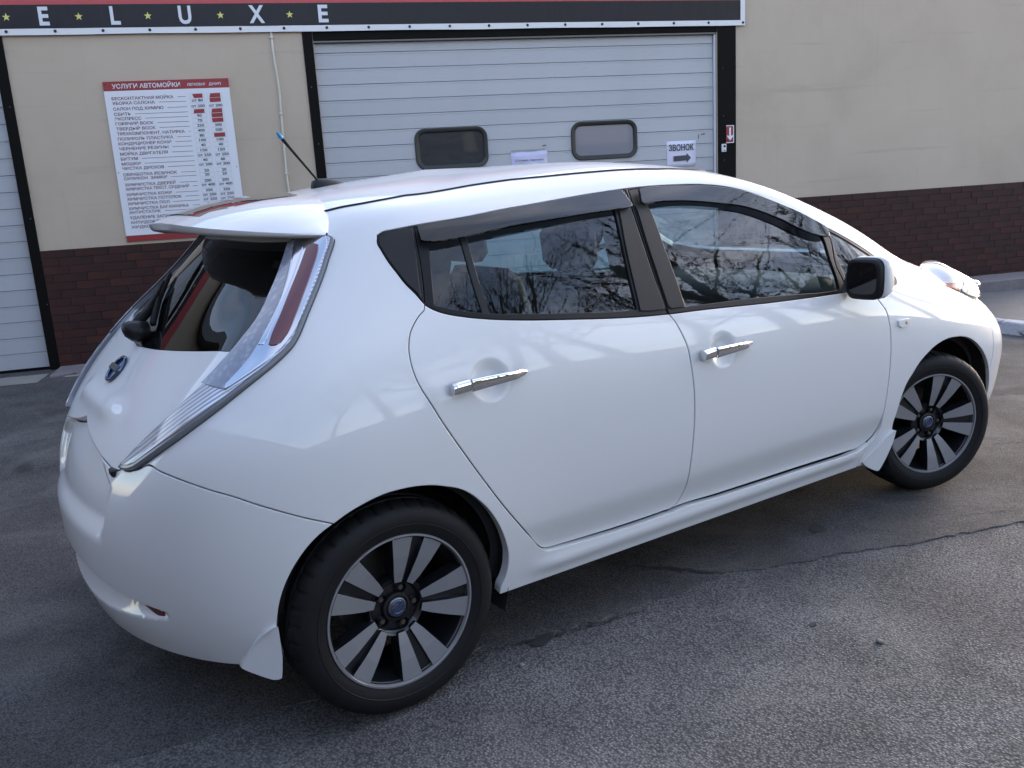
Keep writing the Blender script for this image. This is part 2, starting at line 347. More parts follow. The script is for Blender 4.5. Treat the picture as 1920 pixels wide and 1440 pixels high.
# loose grit
gv, gf = [], []
for i in range(520):
    x = rp.uniform(-2.2, 5.5); y = rp.uniform(-2.6, 1.5) if x < -.9 or x > 3.8 else rp.uniform(-2.4, -.95)
    s = rp.choice([.0022, .003, .004, .005]); a = rp.uniform(0, 6); z = gz(x)+.005; n0 = len(gv)
    for k in range(5): gv.append((x+s*math.cos(a+1.257*k)*rp.uniform(.7, 1.3), y+s*math.sin(a+1.257*k)*rp.uniform(.7, 1.3), z))
    gv.append((x, y, z+s*rp.uniform(.5, 1.1))); gf += [(n0+k, n0+(k+1) % 5, n0+5) for k in range(5)]
go = mesh_obj('gravel', gv, gf, concrete('grit', (.20, .19, .18), (.10, .10, .10), 300)); go['kind'] = 'stuff'; go['label'] = 'loose grit scattered on the asphalt'
def pebble(x, y, s, lab, col):
    bm = bmesh.new(); bmesh.ops.create_icosphere(bm, subdivisions=2, radius=s)
    for q_ in bm.verts: q_.co *= 1+.35*noise.noise(q_.co*60+Vector((x, y, 0))*9); q_.co.z *= .6
    m_ = bpy.data.meshes.new('pebble'); bm.to_mesh(m_); bm.free(); m_.materials.append(col); o = bpy.data.objects.new('pebble', m_); COL.objects.link(o)
    o.location = (x, y, gz(x)+s*.45); tag(o, lab, 'stone', 'pebbles on the asphalt')
pm = concrete('pebble_stone', (.24, .23, .20), (.08, .08, .075), 90)
pebble(1.331, -1.485, .013, 'broken grey pebble lying alone on the asphalt right of the rear wheel', pm)
pebble(.385, -.865, .008, 'small dark stone on the asphalt beside the rear tyre', M['concrete'])
# sidewalk and kerb in the far right
KX = [(7.75, 3.6), (7.52, 2.6), (7.36, 1.8), (7.27, 1.2), (7.24, .6), (7.26, 0), (7.34, -.8), (7.5, -1.8), (7.8, -3.2), (8.3, -5), (9, -7)]
def swz(x, x0): return -.054-.020*min(3.5, max(0, x-x0))
v, f = [], []
for (x, y) in KX:
    for k, dx in enumerate((.13, .6, 1.4, 2.6, 4, 30)): v.append((x+dx, y, swz(x+dx, x)-.004+.006*noise.noise(Vector((x*3, y*3, k)))))
for j in range(len(KX)-1):
    for k in range(5): a = j*6+k; f.append((a, a+1, a+7, a+6))
structure(mesh_obj('sidewalk', v, f, M['walk'], None, True))
kb = structure(bpy.data.objects.new('kerb', None)); COL.objects.link(kb); kb.location = (7.3, .6, -.17)
kl = [Vector((x, y)) for x, y in KX]; seg = [(a-b).length for a, b in zip(kl, kl[1:])]
def kpt(s):
    for i, l in enumerate(seg):
        if s <= l or i == len(seg)-1: t = s/l; return kl[i].lerp(kl[i+1], t)
        s -= l
s_ = 0; tot = sum(seg)
while s_ < tot-1:
    a, b = kpt(s_+.006), kpt(s_+.994); d = (b-a).normalized(); n = Vector((-d.y, d.x)); n = n if n.x > 0 else -n
    q = MB().box(0, .988, 0, .15, -.35, .0, .012); zt = swz(0, 0)+rp.uniform(-.006, .006)
    q.v = [(a.x+d.x*x+n.x*y, a.y+d.y*x+n.y*y, z+zt) for x, y, z in q.v]; q.build('kerb_stone', M['kerb'], kb); s_ += 1.0
# ================================================================ CAR WASH BUILDING (local frame: x along the wall, -y towards the yard)
WALL_P, WALL_R = (0, 6.2, 0), R(-20)
bld = thing('car_wash_building', 'long beige car wash building with dark brick tile base and two garage openings', 'building', WALL_P, WALL_R)
def lp(mb, name, m, parent=bld, smooth=False): return mb.build(name, m, parent, smooth, local=(parent is bld))
L0, L1, D0, D1, END, HT = -3.6, -.055, 2.66, 6.80, 11.7, 4.6
wall = lp(MB().box(-9, L0, 0, .3, -.4, HT).box(L1, D0, 0, .3, -.4, HT).box(D1, END, 0, .3, -.4, HT).box(L0, L1, 0, .3, 2.9, HT).box(D0, D1, 0, .3, 2.9, HT)
          .box(END-.3, END, .3, 9, -.4, HT).box(-9, -8.7, .3, 9, -.4, HT).box(-9, END, 9, 9.3, -.4, HT), 'wall', M['plaster'])
lp(MB().box(-9.2, END+.2, -.25, 9.5, HT, HT+.25), 'roof', M['rail'])
lp(MB().box(L0+.01, D1+.5, 1.2, 1.25, -.3, 3.5), 'dark_backing', M['under'])  # black sheet added behind the doors to block light
# brick tile base: each tile is its own piece
for a_, b_ in ((.025, 2.555), (7.015, END+.006)): lp(MB().box(a_, b_, -.006, -.001, -.30, 1.105), 'grout', M['grout'])
tile_mesh = {}
def tile(x0, x1, z0, k):
    key = (round(x1-x0, 3), k)
    if key not in tile_mesh:
        w_ = x1-x0; q = MB().box(-w_/2+.0018, w_/2-.0018, -.0135, -.0065, -.0355, .0355, .0012); m_ = bpy.data.meshes.new('brick_tile')
        m_.from_pydata(q.v, [], q.f); m_.materials.append(TILES[k]); tile_mesh[key] = m_
    o = bpy.data.objects.new('brick_tile', tile_mesh[key]); COL.objects.link(o); o.parent = bld
    o.location = ((x0+x1)/2, rp.uniform(-.0012, .0012), z0+.037); o.rotation_euler = (0, rp.uniform(-.002, .002), 0)
RH, TL = .0742, .29
rest = {k: MB() for k in range(5)}
for r_ in range(15):
    z0 = 1.108-RH*(r_+1); off_ = [.0, .145, .07, .215, .03, .17, .1][r_ % 7]
    for a0, b0 in ((.022, 2.56), (7.012, END+.008)):
        x = a0-off_
        while x < b0:
            xa, xb = max(x, a0), min(x+TL, b0); k = rp.choice([0, 0, 1, 2, 2, 3, 4, 4])
            if xb-xa > .02:
                seen = (a0 < 1 and xa < 1.15-.055*r_) or (a0 > 1 and xa > 7.55 and xa < 11.05 and not (r_ > 5 and xa < 8.6))
                if seen: tile(xa, xb, z0, k)
                else: rest[k].box(xa+.0025, xb-.0025, -.0155, -.0065, z0+.0023, z0+RH-.0023)
            x += TL
for k in range(5):
    o = lp(rest[k], 'brick_tile_rows', TILES[k]); o['kind'] = 'stuff'
# black sheet-metal surrounds
lp(MB().box(L1-.012, .022, -.014, .30, -.02, 2.95, .003), 'door_jamb', M['frame_dark'])
lp(MB().box(2.562, 2.655, -.014, .30, -.02, 2.95, .003), 'door_jamb', M['frame_dark'])
lp(MB().box(6.803, 7.012, -.014, .30, -.02, 2.95, .003), 'door_jamb', M['frame_dark'])
lp(MB().box(2.658, 6.80, -.002, .30, 2.868, 2.96), 'lintel', M['frame_dark'])
lp(MB().box(L0, L1-.014, -.002, .30, 2.868, 2.96), 'lintel', M['frame_dark'])
lp(MB().box(2.66, 6.80, .012, .05, 2.846, 2.8655, .003), 'door_rail', M['rail'])
lp(MB().box(6.780, 6.7925, .02, .05, 0, 2.845), 'door_rail', M['letter'])
for s, z in ((2.60, 2.45), (2.612, 1.93), (6.86, 2.50), (6.865, 2.02), (6.87, 1.56), (-.01, 2.37), (-.005, 1.4), (.005, .62)):
    lp(MB().add(*(lambda q: ([(x+s, y, zz+z) for x, y, zz in q.v], q.f))(MB().lathe([(0, -.0172), (.004, -.0165), (.0055, -.0138)], 8))), 'screw', M['rail'])
# ---------------------------------------------------------------- garage doors
def slat_prof(h): return [(0, .0015), (0, h-.0245), (.0035, h-.0225), (.0035, h-.0205), (.001, h-.0185), (.001, h-.0045), (.006, h-.0025), (.03, h-.0025), (.03, .0015)]
def garage_door(label, x0, x1, yb, zs, h, bottom=None):
    g = thing('garage_door', label, 'garage door', tuple(world_of(bld) @ Vector(((x0+x1)/2, yb, 0))), WALL_R, 'white sectional garage doors')
    pr = slat_prof(h); n = len(pr); w_ = (x1-x0)/2
    v = [(-w_, y, z) for y, z in pr]+[(w_, y, z) for y, z in pr]; f = [tuple(range(n)), tuple(range(2*n-1, n-1, -1))]+[(i, i+n, (i+1) % n+n, (i+1) % n) for i in range(n)]
    b0 = MB().add(v, f).build('door_panel', M['door_white'], g, local=True); b0.location.z = zs[0]
    for z in zs[1:]:
        c = b0.copy(); COL.objects.link(c); c.location.z = z; c.location.y = rp.uniform(-.0008, .0008)
    return g
hm = .1446; gd = garage_door('white ribbed garage door with two black framed windows and paper notices', 2.662, 6.778, .055, [2.470-.0+hm*k for k in range(-17, 3) if 2.470+hm*k > -.02 and 2.470+hm*(k+1) < 2.86], hm)
lpd = lambda mb, name, m, par: mb.build(name, m, par, local=True)
lpd(MB().box(-2.058, 2.058, .002, .03, 2.47+hm*2+.002, 2.845), 'top_panel', M['door_white'], gd)
lpd(MB().box(-2.058, 2.058, .0, .03, .0, .012), 'rubber_seal', M['rubber'], gd)
gl_ = garage_door('white ribbed garage door at the left edge with dark rubber strip along its foot', L0, L1-.014, .05, [.031+.1465*k for k in range(0, 19)], .1465)
lpd(MB().box(-1.76, 1.76, -.004, .03, .0, .029), 'rubber_seal', M['frame_dark'], gl_)
def rrect(x0, x1, z0, z1, r_, n=6):
    p = []
    for cx, cz, a in ((x1-r_, z1-r_, 0), (x0+r_, z1-r_, 90), (x0+r_, z0+r_, 180), (x1-r_, z0+r_, 270)):
        p += [(cx+r_*math.cos(R(a+90*k/n)), cz+r_*math.sin(R(a+90*k/n))) for k in range(n+1)]
    return p
def door_window(x0, x1, z0, z1, pane):
    cx = 4.72; sec = []
    for d, y in ((0, .004), (.0, -.014), (.006, -.022), (.034, -.022), (.042, -.016), (.046, .004)):
        sec.append([(x, y, z) for x, z in rrect(x0+d-cx, x1-d-cx, z0+d, z1-d, max(.02, .105-d*.9))])
    n = len(sec[0]); fr = MB().add([p for s in sec for p in s], [(i*n+k, i*n+(k+1) % n, (i+1)*n+(k+1) % n, (i+1)*n+k) for i in range(5) for k in range(n)])
    o = autosmooth(fr.build('window', M['win_frame'], gd, True, local=True), 40)
    p = MB().prism(rrect(x0+.044-cx, x1-.044-cx, z0+.044, z1-.044, .065), -.004, .002).build('pane', pane, o, local=True)
    return o
m = M['grey_pane'] = mat('dusty_grey_pane', (.025, .026, .03), .35, 0, .15, spec=.2); q = NB(m); q.link(q.mix(q.ramp(q.noise(q.coord('Object', (1, 1, 3)), 3, 4, .6, 1), [(.4, 0), (.8, 1)]), (.020, .021, .026), (.042, .043, .048)), q.b.inputs['Base Color'])
door_window(3.545, 4.285, 1.632, 2.030, M['grey_pane']); door_window(5.172, 5.900, 1.642, 2.028, mat('papered_pane', (.165, .165, .205), .35, 0, .2))
# ---------------------------------------------------------------- lettering
def text_geo(body, bold=.0):
    c = bpy.data.curves.new('t', 'FONT'); c.body = body; c.offset = bold; c.resolution_u = 3; o = bpy.data.objects.new('t', c); COL.objects.link(o)
    m_ = o.to_mesh(); v = np.array([q_.co[:] for q_ in m_.vertices]); f = [tuple(p.vertices) for p in m_.polygons]; o.to_mesh_clear()
    bpy.data.objects.remove(o); bpy.data.curves.remove(c); return v, f
def put_text(mb, body, x0, x1, z0, z1, y, bold=.012, ref='Н'):
    """fit one line between x0..x1; z0 baseline, z1 cap height"""
    v, f = text_geo(body, bold); c, _ = text_geo(ref, bold); ch = c[:, 1].max()-c[:, 1].min(); bl = c[:, 1].min()
    sx = (x1-x0)/(v[:, 0].max()-v[:, 0].min()); sz = (z1-z0)/ch
    mb.add([((a-v[:, 0].min())*sx+x0, y, (b-bl)*sz+z0) for a, b, _ in v], f); return mb
# banner
ban = thing('shop_banner', 'long black banner with pale letters and yellow stars fixed above the garage doors', 'sign', tuple(world_of(bld) @ Vector((0, -.03, 2.958))), 0)
ban.rotation_euler = (Matrix.Rotation(WALL_R, 4, 'Z') @ Matrix.Rotation(.0056, 4, 'Y')).to_euler()
bl = lambda mb, name, m: mb.build(name, m, ban, local=True)
X0, X1 = -6.0, 7.108
def wavy(x0, x1, z0, z1, y, n, amp, t=.006):
    q = MB(); v = []
    for i in range(n+1):
        x = x0+(x1-x0)*i/n; dz = amp*noise.noise(Vector((x*1.3, 0, 4))); dy = -abs(amp)*1.2*noise.noise(Vector((x*2.5, 3, 0)))
        v += [(x, y+dy, z0+dz), (x, y+dy, z1), (x, y+t, z0+dz), (x, y+t, z1)]
    f = []
    for i in range(n):
        a = i*4; f += [(a, a+4, a+5, a+1), (a+2, a+3, a+7, a+6), (a, a+2, a+6, a+4), (a+1, a+5, a+7, a+3)]
    f += [(0, 1, 3, 2), (n*4, n*4+2, n*4+3, n*4+1)]
    return q.add(v, f)
bl(wavy(X0, X1, 0, .052, 0, 120, .004), 'white_border', M['banner_white'])
bl(MB().box(7.056, X1, -.0005, .006, .0525, .62), 'side_border', M['banner_white'])
bl(MB().box(X0, 7.0555, .0, .006, .0525, .2465), 'black_band', M['banner_black'])
bl(MB().box(X0, 7.0555, .0, .006, .247, .62), 'red_band', M['banner_red'])
bl(MB().box(X0, X1, .007, .028, .004, .62), 'banner_frame', M['frame_dark'])
for ch, a, b in (('E', .345, .427), ('L', .925, 1.006), ('U', 1.497, 1.606), ('X', 2.107, 2.243), ('E', 2.729, 2.819)):
    c = (a+b)/2; bl(put_text(MB(), ch, a, b, .076+.0003, .230, -.0022, .03, 'H'), 'letter', M['letter'])
for s in (.090, .668, 1.238, 1.858, 2.470, -.5, -1.1):
    st_ = [(s+(.034 if k % 2 == 0 else .0135)*math.sin(2*math.pi*k/10), .147+(.034 if k % 2 == 0 else .0135)*math.cos(2*math.pi*k/10)) for k in range(10)]
    bl(MB().prism(st_, -.0028, -.0008), 'star', M['yellow'])
for i in range(32):
    s = .070+.3895*i-3.895
    if s > 7.0: break
    q = MB().lathe([(0, -.008), (.006, -.008), (.0125, -.005), (.0135, .001)], 14); q.v = [(x+s, y, z+.030) for x, y, z in q.v]; bl(q, 'eyelet', M['steel_dark'])
q = MB().lathe([(0, -.008), (.006, -.008), (.0125, -.005), (.0135, .001)], 14); q.v = [(x+7.085, y, z+.028) for x, y, z in q.v]; bl(q, 'eyelet', M['steel_dark'])
# price board
brd = thing('price_board', 'white price board with red header listing car wash services in rows', 'price list', tuple(world_of(bld) @ Vector((1.315, -.012, 1.14))), WALL_R)
bb = lambda mb, name, m: mb.build(name, m, brd, local=True)
BX0, BX1, BZ0, BZ1 = -.540, .540, -.004, 1.414
bb(MB().box(BX0, BX1, -.006, .011, .050, 1.332), 'board', M['white_print'])
bb(MB().box(BX0, BX1, -.006, .011, 1.3325, BZ1), 'header', M['red_print']); bb(MB().box(BX0, BX1, -.006, .011, BZ0, .0495), 'footer', M['red_print'])
for t_, a_, b_, c_, d_ in (('УСЛУГИ АВТОМОЙКИ', .074, .655, 1.352, 1.392), ('ЛЕГКОВАЯ', .715, .872, 1.357, 1.380), ('ДЖИП', .905, 1.01, 1.357, 1.380)): bb(put_text(MB(), t_, BX0+a_, BX0+b_, c_, d_, -.0072, .022), 'header_text', M['letter'])
ROWS = [('БЕСКОНТАКТНАЯ МОЙКА', '#', '#', 195, 677, 215), ('УБОРКА САЛОНА', 'от 80', '#', 202, 532, 252), ('САЛОН ПОД ХИМИЮ', 'от 200', 'от 200', 207, 597, 297), ('СБИТЬ', '#', '#', 218, 348, 338), ('ЭКСПРЕСС', '90', '#', 225, 430, 375), ('ГОРЯЧИЙ ВОСК', '70', '#', 232, 525, 414), ('ТВЕРДЫЙ ВОСК', '250', '300', 237, 540, 454), ('ТРЕХКОМПОНЕНТ. НАТИРКА', '400', '500', 244, 770, 494), ('ПОЛИРОЛЬ ПЛАСТИКА', '80', '#', 250, 678, 535), ('КОНДИЦИОНЕР КОЖИ', '100', '100', 258, 665, 573), ('ЧЕРНЕНИЕ РЕЗИНЫ', '40', '40', 262, 640, 613), ('МОЙКА ДВИГАТЕЛЯ', '150', '150', 270, 637, 655), ('БИТУМ', 'от 250', 'от 250', 277, 407, 695), ('МОШКИ', '40', '40', 285, 430, 735), ('ЧИСТКА ДИСКОВ', 'от 200', 'от 200', 288, 607, 772), ('ОБРАБОТКА РЕЗИНОК', '20', '20', 297, 710, 822), ('СИЛИКОН  ЗАМКИ', '20', '20', 303, 633, 855), ('ХИМЧИСТКА ДВЕРЕЙ', '200', '200', 313, 702, 905), ('ХИМЧИСТКА ТЕКСТ. СИДЕНИЙ', 'от 400', 'от 400', 318, 805, 940), ('ХИМЧИСТКА КОЖИ', '250', '250', 325, 672, 985), ('ХИМЧИСТКА ПОТОЛОК', 'от 250', 'от 250', 330, 747, 1022), ('ХИМЧИСТКА ПОЛ', 'от 250', 'от 250', 338, 655, 1060), ('ХИМЧИСТКА БАГАЖНИКА', '200', '', 343, 805, 1100), ('АНТИСТАТИК', '', '', 350, 590, 1132), ('УДАЛЕНИЕ ЗАПАХОВ', '', '', 353, 720, 1175), ('АНТИДОЖДЬ', '', '', 360, 600, 1215), ('ЖИДКОЕ СТЕКЛО', '', '', 367, 690, 1253)]
boxes_ = MB(); lines_ = MB()
for k, (nm, p1, p2, a, b, yy) in enumerate(ROWS):
    z = BZ1-(yy-80)/1290*1.418-.012; ppm = 915-2.1*k; xa = BX0+.056; xe = xa+(b-a)/ppm
    bb(put_text(MB(), nm, xa, xe, z, z+.027, -.0072, .013), 'service_name', M['maroon_print'])
    if xe < BX0+.66: lines_.box(xe+.035, BX0+.69, -.0072, -.0065, z+.010, z+.0135)
    for cx, p in ((.786, p1), (.943, p2)):
        if p == '#': bb(MB().add([(BX0+cx-.048+.02*(cx < .9)*(k == 0), -.0075, z-.005), (BX0+cx+.050, -.0075, z-.003), (BX0+cx+.050, -.0075, z+.033), (BX0+cx-.050+.012*(k % 3 == 0), -.0075, z+.031)], [(0, 1, 2, 3)]), 'red_mark', M['red_print'])
        elif p:
            w_ = {2: .042, 3: .062, 5: .098, 6: .118}[len(p)]
            bb(put_text(MB(), p, BX0+cx-w_/2, BX0+cx+w_/2, z+.003, z+.0275, -.0072, .022, '0'), 'price', M['black_print'])
        if p1:
            o_ = rrect(BX0+cx-.066, BX0+cx+.066, z-.006, z+.036, .010, 3); i_ = rrect(BX0+cx-.0645, BX0+cx+.0645, z-.0045, z+.0345, .0088, 3); n = len(o_)
            boxes_.add([(x, -.0069, zz) for x, zz in o_]+[(x, -.0069, zz) for x, zz in i_], [(i, (i+1) % n, n+(i+1) % n, n+i) for i in range(n)])
o = bb(lines_, 'dash_lines', M['maroon_print']); o['kind'] = 'stuff'; o = bb(boxes_, 'price_boxes', mat('pale_outline', (.42, .43, .48), .6)); o['kind'] = 'stuff'
for x, z in ((BX0+.02, 1.39), (BX1-.02, 1.39), (BX0+.018, .62), (BX1-.02, .62)): bb(MB().box(x-.004, x+.004, -.009, -.0062, z-.004, z+.004, .001), 'screw', M['steel_dark'])
# paper notices, arrow plate, bell push
def notice(name, label, x0, x1, z0, z1, y, m, cat='paper sign', curl=.004):
    t = thing(name, label, cat, tuple(world_of(bld) @ Vector(((x0+x1)/2, y, z0))), WALL_R); w_, h_ = (x1-x0)/2, z1-z0; v = []
    for j in range(7):
        for i in range(7): v.append((-w_+2*w_*i/6, -.002-curl*noise.noise(Vector((i*.6+x0, j*.5, 2)))-(.010 if (i == 6 and j == 6 and curl) else 0), h_*j/6))
    f = [(j*7+i, j*7+i+1, j*7+i+8, j*7+i+7) for j in range(6) for i in range(6)]
    o = MB().add(v, f).build('sheet', m, t, True, local=True); md = o.modifiers.new('t', 'SOLIDIFY'); md.thickness = .0006; return t, w_, h_
t, w_, h_ = notice('bell_notice', 'white paper notice with a bold word above a thick arrow pointing right', 6.232, 6.568, 1.515, 1.785, .054, M['paper'])
b = MB(); put_text(b, 'ЗВОНОК', -.146, .146, .170, .236, -.0095, .022)
for xs_ in (-.094, -.026, .024, .078, .125):                       # slab feet of the upright letters
    for z0 in (.170, .2325): b.box(xs_-.011, xs_+.011, -.0097, -.0095, z0, z0+.0035)
b.build('notice_text', M['black_print'], t, local=True)
MB().prism([(-.092, .062), (.058, .066), (.058, .040), (.110, .092), (.058, .144), (.058, .120), (-.092, .116)], -.0097, -.0092).build('arrow', M['grey_print'], t, local=True)
t, w_, h_ = notice('parking_notice', 'creased white paper notice taped to the garage door between its windows', 4.520, 4.905, 1.48, 1.762, .054, mat('plastic_sleeve_paper', (.52, .52, .72), .25), curl=.010)
b = MB(); put_text(b, 'Стоянка, парковка', -.150, .155, .185, .205, -.0125, .006); put_text(b, 'такси 30-40', -.085, .105, .128, .150, -.0125, .012); b.build('notice_text', M['grey_print'], t, local=True)
MB().box(-.19, .17, -.006, -.003, .283, .300).build('tape', mat('old_tape', (.30, .30, .28), .5), t, local=True)
t, w_, h_ = notice('arrow_plate', 'small red plate with white arrow pointing down on the black door jamb', 6.893, 6.984, 1.735, 1.918, -.0155, M['red_print'], 'sign', 0)
MB().box(-w_, w_, -.0042, -.003, h_-.009, h_).box(-w_, w_, -.0042, -.003, 0, .009).box(w_-.009, w_, -.0042, -.003, .0095, h_-.0095).build('white_edge', M['white_print'], t, local=True)
MB().prism([(-.0095, .160), (.0095, .160), (.0095, .072), (.034, .082), (.034, .066), (.0, .026), (-.034, .066), (-.034, .082), (-.0095, .072)][::-1], -.0045, -.003).build('arrow', M['white_print'], t, local=True)
t = thing('bell_push', 'small white bell push box below the red arrow plate', 'doorbell', tuple(world_of(bld) @ Vector((6.862, -.0145, 1.645))), WALL_R)
MB().box(-.026, .026, -.020, 0, 0, .083, .004).build('case', mat('white_plastic', (.60, .62, .66), .4), t, local=True)
q = MB().lathe([(0, -.026), (.010, -.026), (.013, -.0225), (.013, -.0195)], 16); q.v = [(x+.003, y, z+.058) for x, y, z in q.v]; q.build('button', M['steel_dark'], t, local=True)
MB().box(-.012, .014, -.0212, -.0203, .012, .020).build('label_strip', M['grey_print'], t, local=True)
# peeled tape scraps on the big door
for x, z, w_, h_ in ((6.635, 1.835, .045, .018), (6.60, 1.79, .008, .06), (4.86, 1.80, .04, .02)):
    MB().add([(x-4.72, -.003, z), (x-4.72+w_, -.007, z+h_*.3), (x-4.72+w_*.9, -.004, z+h_), (x-4.72, -.003, z+h_*.7)], [(0, 1, 2, 3)]).build('tape_scrap', M['rail'], gd, local=True)
# white conduit down the wall
t = thing('cable_conduit', 'thin white cable pipe running down the beige wall left of the big door', 'pipe', tuple(world_of(bld) @ Vector((2.285, 0, 1.2))), WALL_R)
pth = [(.0, -.012, 1.76), (.002, -.012, 1.54), (.018, -.012, 1.25), (.010, -.012, 1.02), (.003, -.012, .72), (-.004, -.012, .48), (.002, -.012, .24), (.0, -.012, .0), (.0, -.012, -.4)]
MB().tube(pth, .0105, 8).build('pipe', mat('cream_pipe', (.52, .49, .43), .5), t, True, local=True)
for x, z in ((.0, 1.70), (.010, 1.02), (-.004, .47)): MB().box(x-.018, x+.018, -.026, 0, z-.012, z+.012, .004).build('pipe_clip', mat('cream_clip', (.50, .47, .42), .5), t, local=True)
# wall foot: slab ledge and door threshold
def ledge(x0, x1, seed, label):
    rr = random.Random(seed); n = max(6, int((x1-x0)/.09)); v = []
    for i in range(n+1):
        x = x0+(x1-x0)*i/n; d = -.43+rr.uniform(-.012, .012)-(.02 if i > 2 else -.03*i); zt = .034+rr.uniform(-.002, .002)
        v += [(x, -.018, zt), (x, d, zt-.004), (x, d-.008, zt-.016), (x, d+rr.uniform(0, .02), -.30)]
    f = []
    for i in range(n):
        a = i*4; f += [(a, a+4, a+5, a+1), (a+1, a+5, a+6, a+2), (a+2, a+6, a+7, a+3)]
    f += [(0, 1, 2, 3)]
    o = MB().add(v, f); t_ = thing('wall_ledge', label, 'ledge', tuple(world_of(bld) @ Vector((x0, 0, 0))), WALL_R)
    o.v = [(x-x0, y, z) for x, y, z in o.v]; o.build('slab', M['slab'], t_, local=True); return t_
tl = ledge(.030, 2.54, 4, 'broken mauve concrete ledge at the wall foot beside the left garage door')
MB().box(.12, .42, -.47, -.425, -.02, .012, .006).build('broken_edge', M['concrete'], tl, local=True)
ledge(7.02, END, 5, 'long mauve concrete ledge under the brick base at the far right')
v = []; rr = random.Random(8)
for i in range(13):
    x = L0+(L1+.02-L0)*i/12; v += [(x, .05, .004), (x, -.60+rr.uniform(-.03, .03), .008)]
lp(MB().add(v, [(2*i, 2*i+1, 2*i+3, 2*i+2) for i in range(12)]), 'threshold', M['concrete'])
# ================================================================ ACROSS THE YARD (seen in the reflections): earth bank and bare trees
bankm = mat('dry_grass_bank', (.05, .05, .025), .95); q = NB(bankm); v_ = q.coord('Object'); q.link(q.mix(q.noise(v_, 1.2, 6), (.035, .040, .018), (.085, .075, .045)), q.b.inputs['Base Color']); q.link(q.bump(q.noise(v_, 6, 5), .8, .1), q.b.inputs['Normal'])
xs = list(np.arange(-70, 71, 2.0)); ys = [-6.2, -7.0, -7.9, -9, -11, -16, -40]
hb = [-.5, .35, 1.15, 1.75, 2.1, 2.4, 2.6]
v = [(x, y+.8*noise.noise(Vector((x*.15, 0, 7))), h*(1+.12*noise.noise(Vector((x*.2, y*.3, 1))))) for y, h in zip(ys, hb) for x in xs]; n = len(xs)
structure(mesh_obj('hill', v, [(j*n+i, j*n+i+1, (j+1)*n+i+1, (j+1)*n+i) for j in range(len(ys)-1) for i in range(n-1)], bankm, None, True))
barkm = mat('grey_bark', (.045, .038, .030), .9)
def bare_tree(loc, ht, seed, label):
    rr = random.Random(seed); trunk, crown = MB(), MB()
    def branch(p, d, l, r_, lev):
        k = 4 if lev < 2 else 3; pts = [p]; rad = [r_]; dd = d.copy()
        for i in range(k):
            dd = (dd+Vector((rr.uniform(-1, 1), rr.uniform(-1, 1), rr.uniform(-.5, .8)))*(.16+.05*lev)).normalized(); pts.append(pts[-1]+dd*l/k); rad.append(r_*(1-.55*(i+1)/k))
        (trunk if lev == 0 else crown).tube(pts, rad, 6 if lev < 2 else (4 if lev < 3 else 3), cap=False)
        if lev >= 4: return
        nb = [6, 5, 4, 4][lev]
        for j in range(nb):
            t = (.35 if lev == 0 else .2)+(.8 if lev else .65)*(j+rr.random()*.6)/nb; i = min(k-1, int(t*k)); q_ = pts[i].lerp(pts[i+1], t*k-i)
            ax = Vector((rr.uniform(-1, 1), rr.uniform(-1, 1), rr.uniform(-.2, .6))).normalized(); nd = (dd*.75+ax*.85).normalized()
            branch(q_, nd, l*rr.uniform(.48, .72), max(.0035, rad[i]*rr.uniform(.38, .56)), lev+1)
    branch(Vector((0, 0, -.3)), Vector((0, 0, 1)), ht*.55, ht*.017, 0)
    t = thing('bare_tree', label, 'tree', loc, rr.uniform(0, 6), 'bare trees on the bank across the yard')
    trunk.build('trunk', barkm, t, True, local=True); crown.build('crown', barkm, t, True, local=True); return t
protos = [bare_tree((6.0, -8.0, 1.0), 12.5, 1, 'leafless branching tree standing on the grassy bank across the yard'), bare_tree((2.6, -8.6, 1.2), 11.5, 2, 'leafless branching tree standing on the grassy bank across the yard'), bare_tree((10.5, -7.8, 1.0), 13.2, 5, 'leafless branching tree standing on the grassy bank across the yard')]
for i, (x, y, s) in enumerate([(4.5, -14.5, 1.05), (9.0, -13.8, 1.0), (14.5, -13, .9), (17.5, -11.8, 1.05), (21, -13.5, 1.1), (25, -12, .95), (13, -16, 1.1), (30, -12.5, 1.0), (7.8, -16, 1.15), (19, -15.5, 1.0), (.2, -15.5, 1.1)]):
    p = protos[i % 3]; c = p.copy(); COL.objects.link(c); c.location = (x, y+3.6, 1.2+.1*max(0, -y-12)); c.rotation_euler = (0, 0, i*1.7); c.scale = (s, s, s)
    for ch in list(p.children): d = ch.copy(); COL.objects.link(d); d.parent = c

# unseen block added on the left: shades the car's tail, shows in the bumper
blk = thing('shade_block', 'unseen brown block added on the left to shade the tail of the car', 'building', (-12.5, -4, 0), 0)
bm_ = concrete('brown_block_wall', (.075, .06, .05), (.05, .04, .036), 1)
MB().box(-6, 6, -60, 8.5, -.3, 5.6).build('wall', bm_, blk, local=True); MB().box(-6.3, 6.3, -60.3, 8.8, 5.6, 5.85).build('roof', M['rail'], blk, local=True)
for yy in (-6.5, -3.2, .1, 3.4, 6.7):
    wf = MB().box(5.99, 6.06, yy-.75, yy+.75, 1.2, 2.6, .01).build('window', M['rail'], blk, local=True); MB().box(6.062, 6.075, yy-.66, yy+.66, 1.29, 2.51).build('pane', M['grey_pane'], wf, local=True)

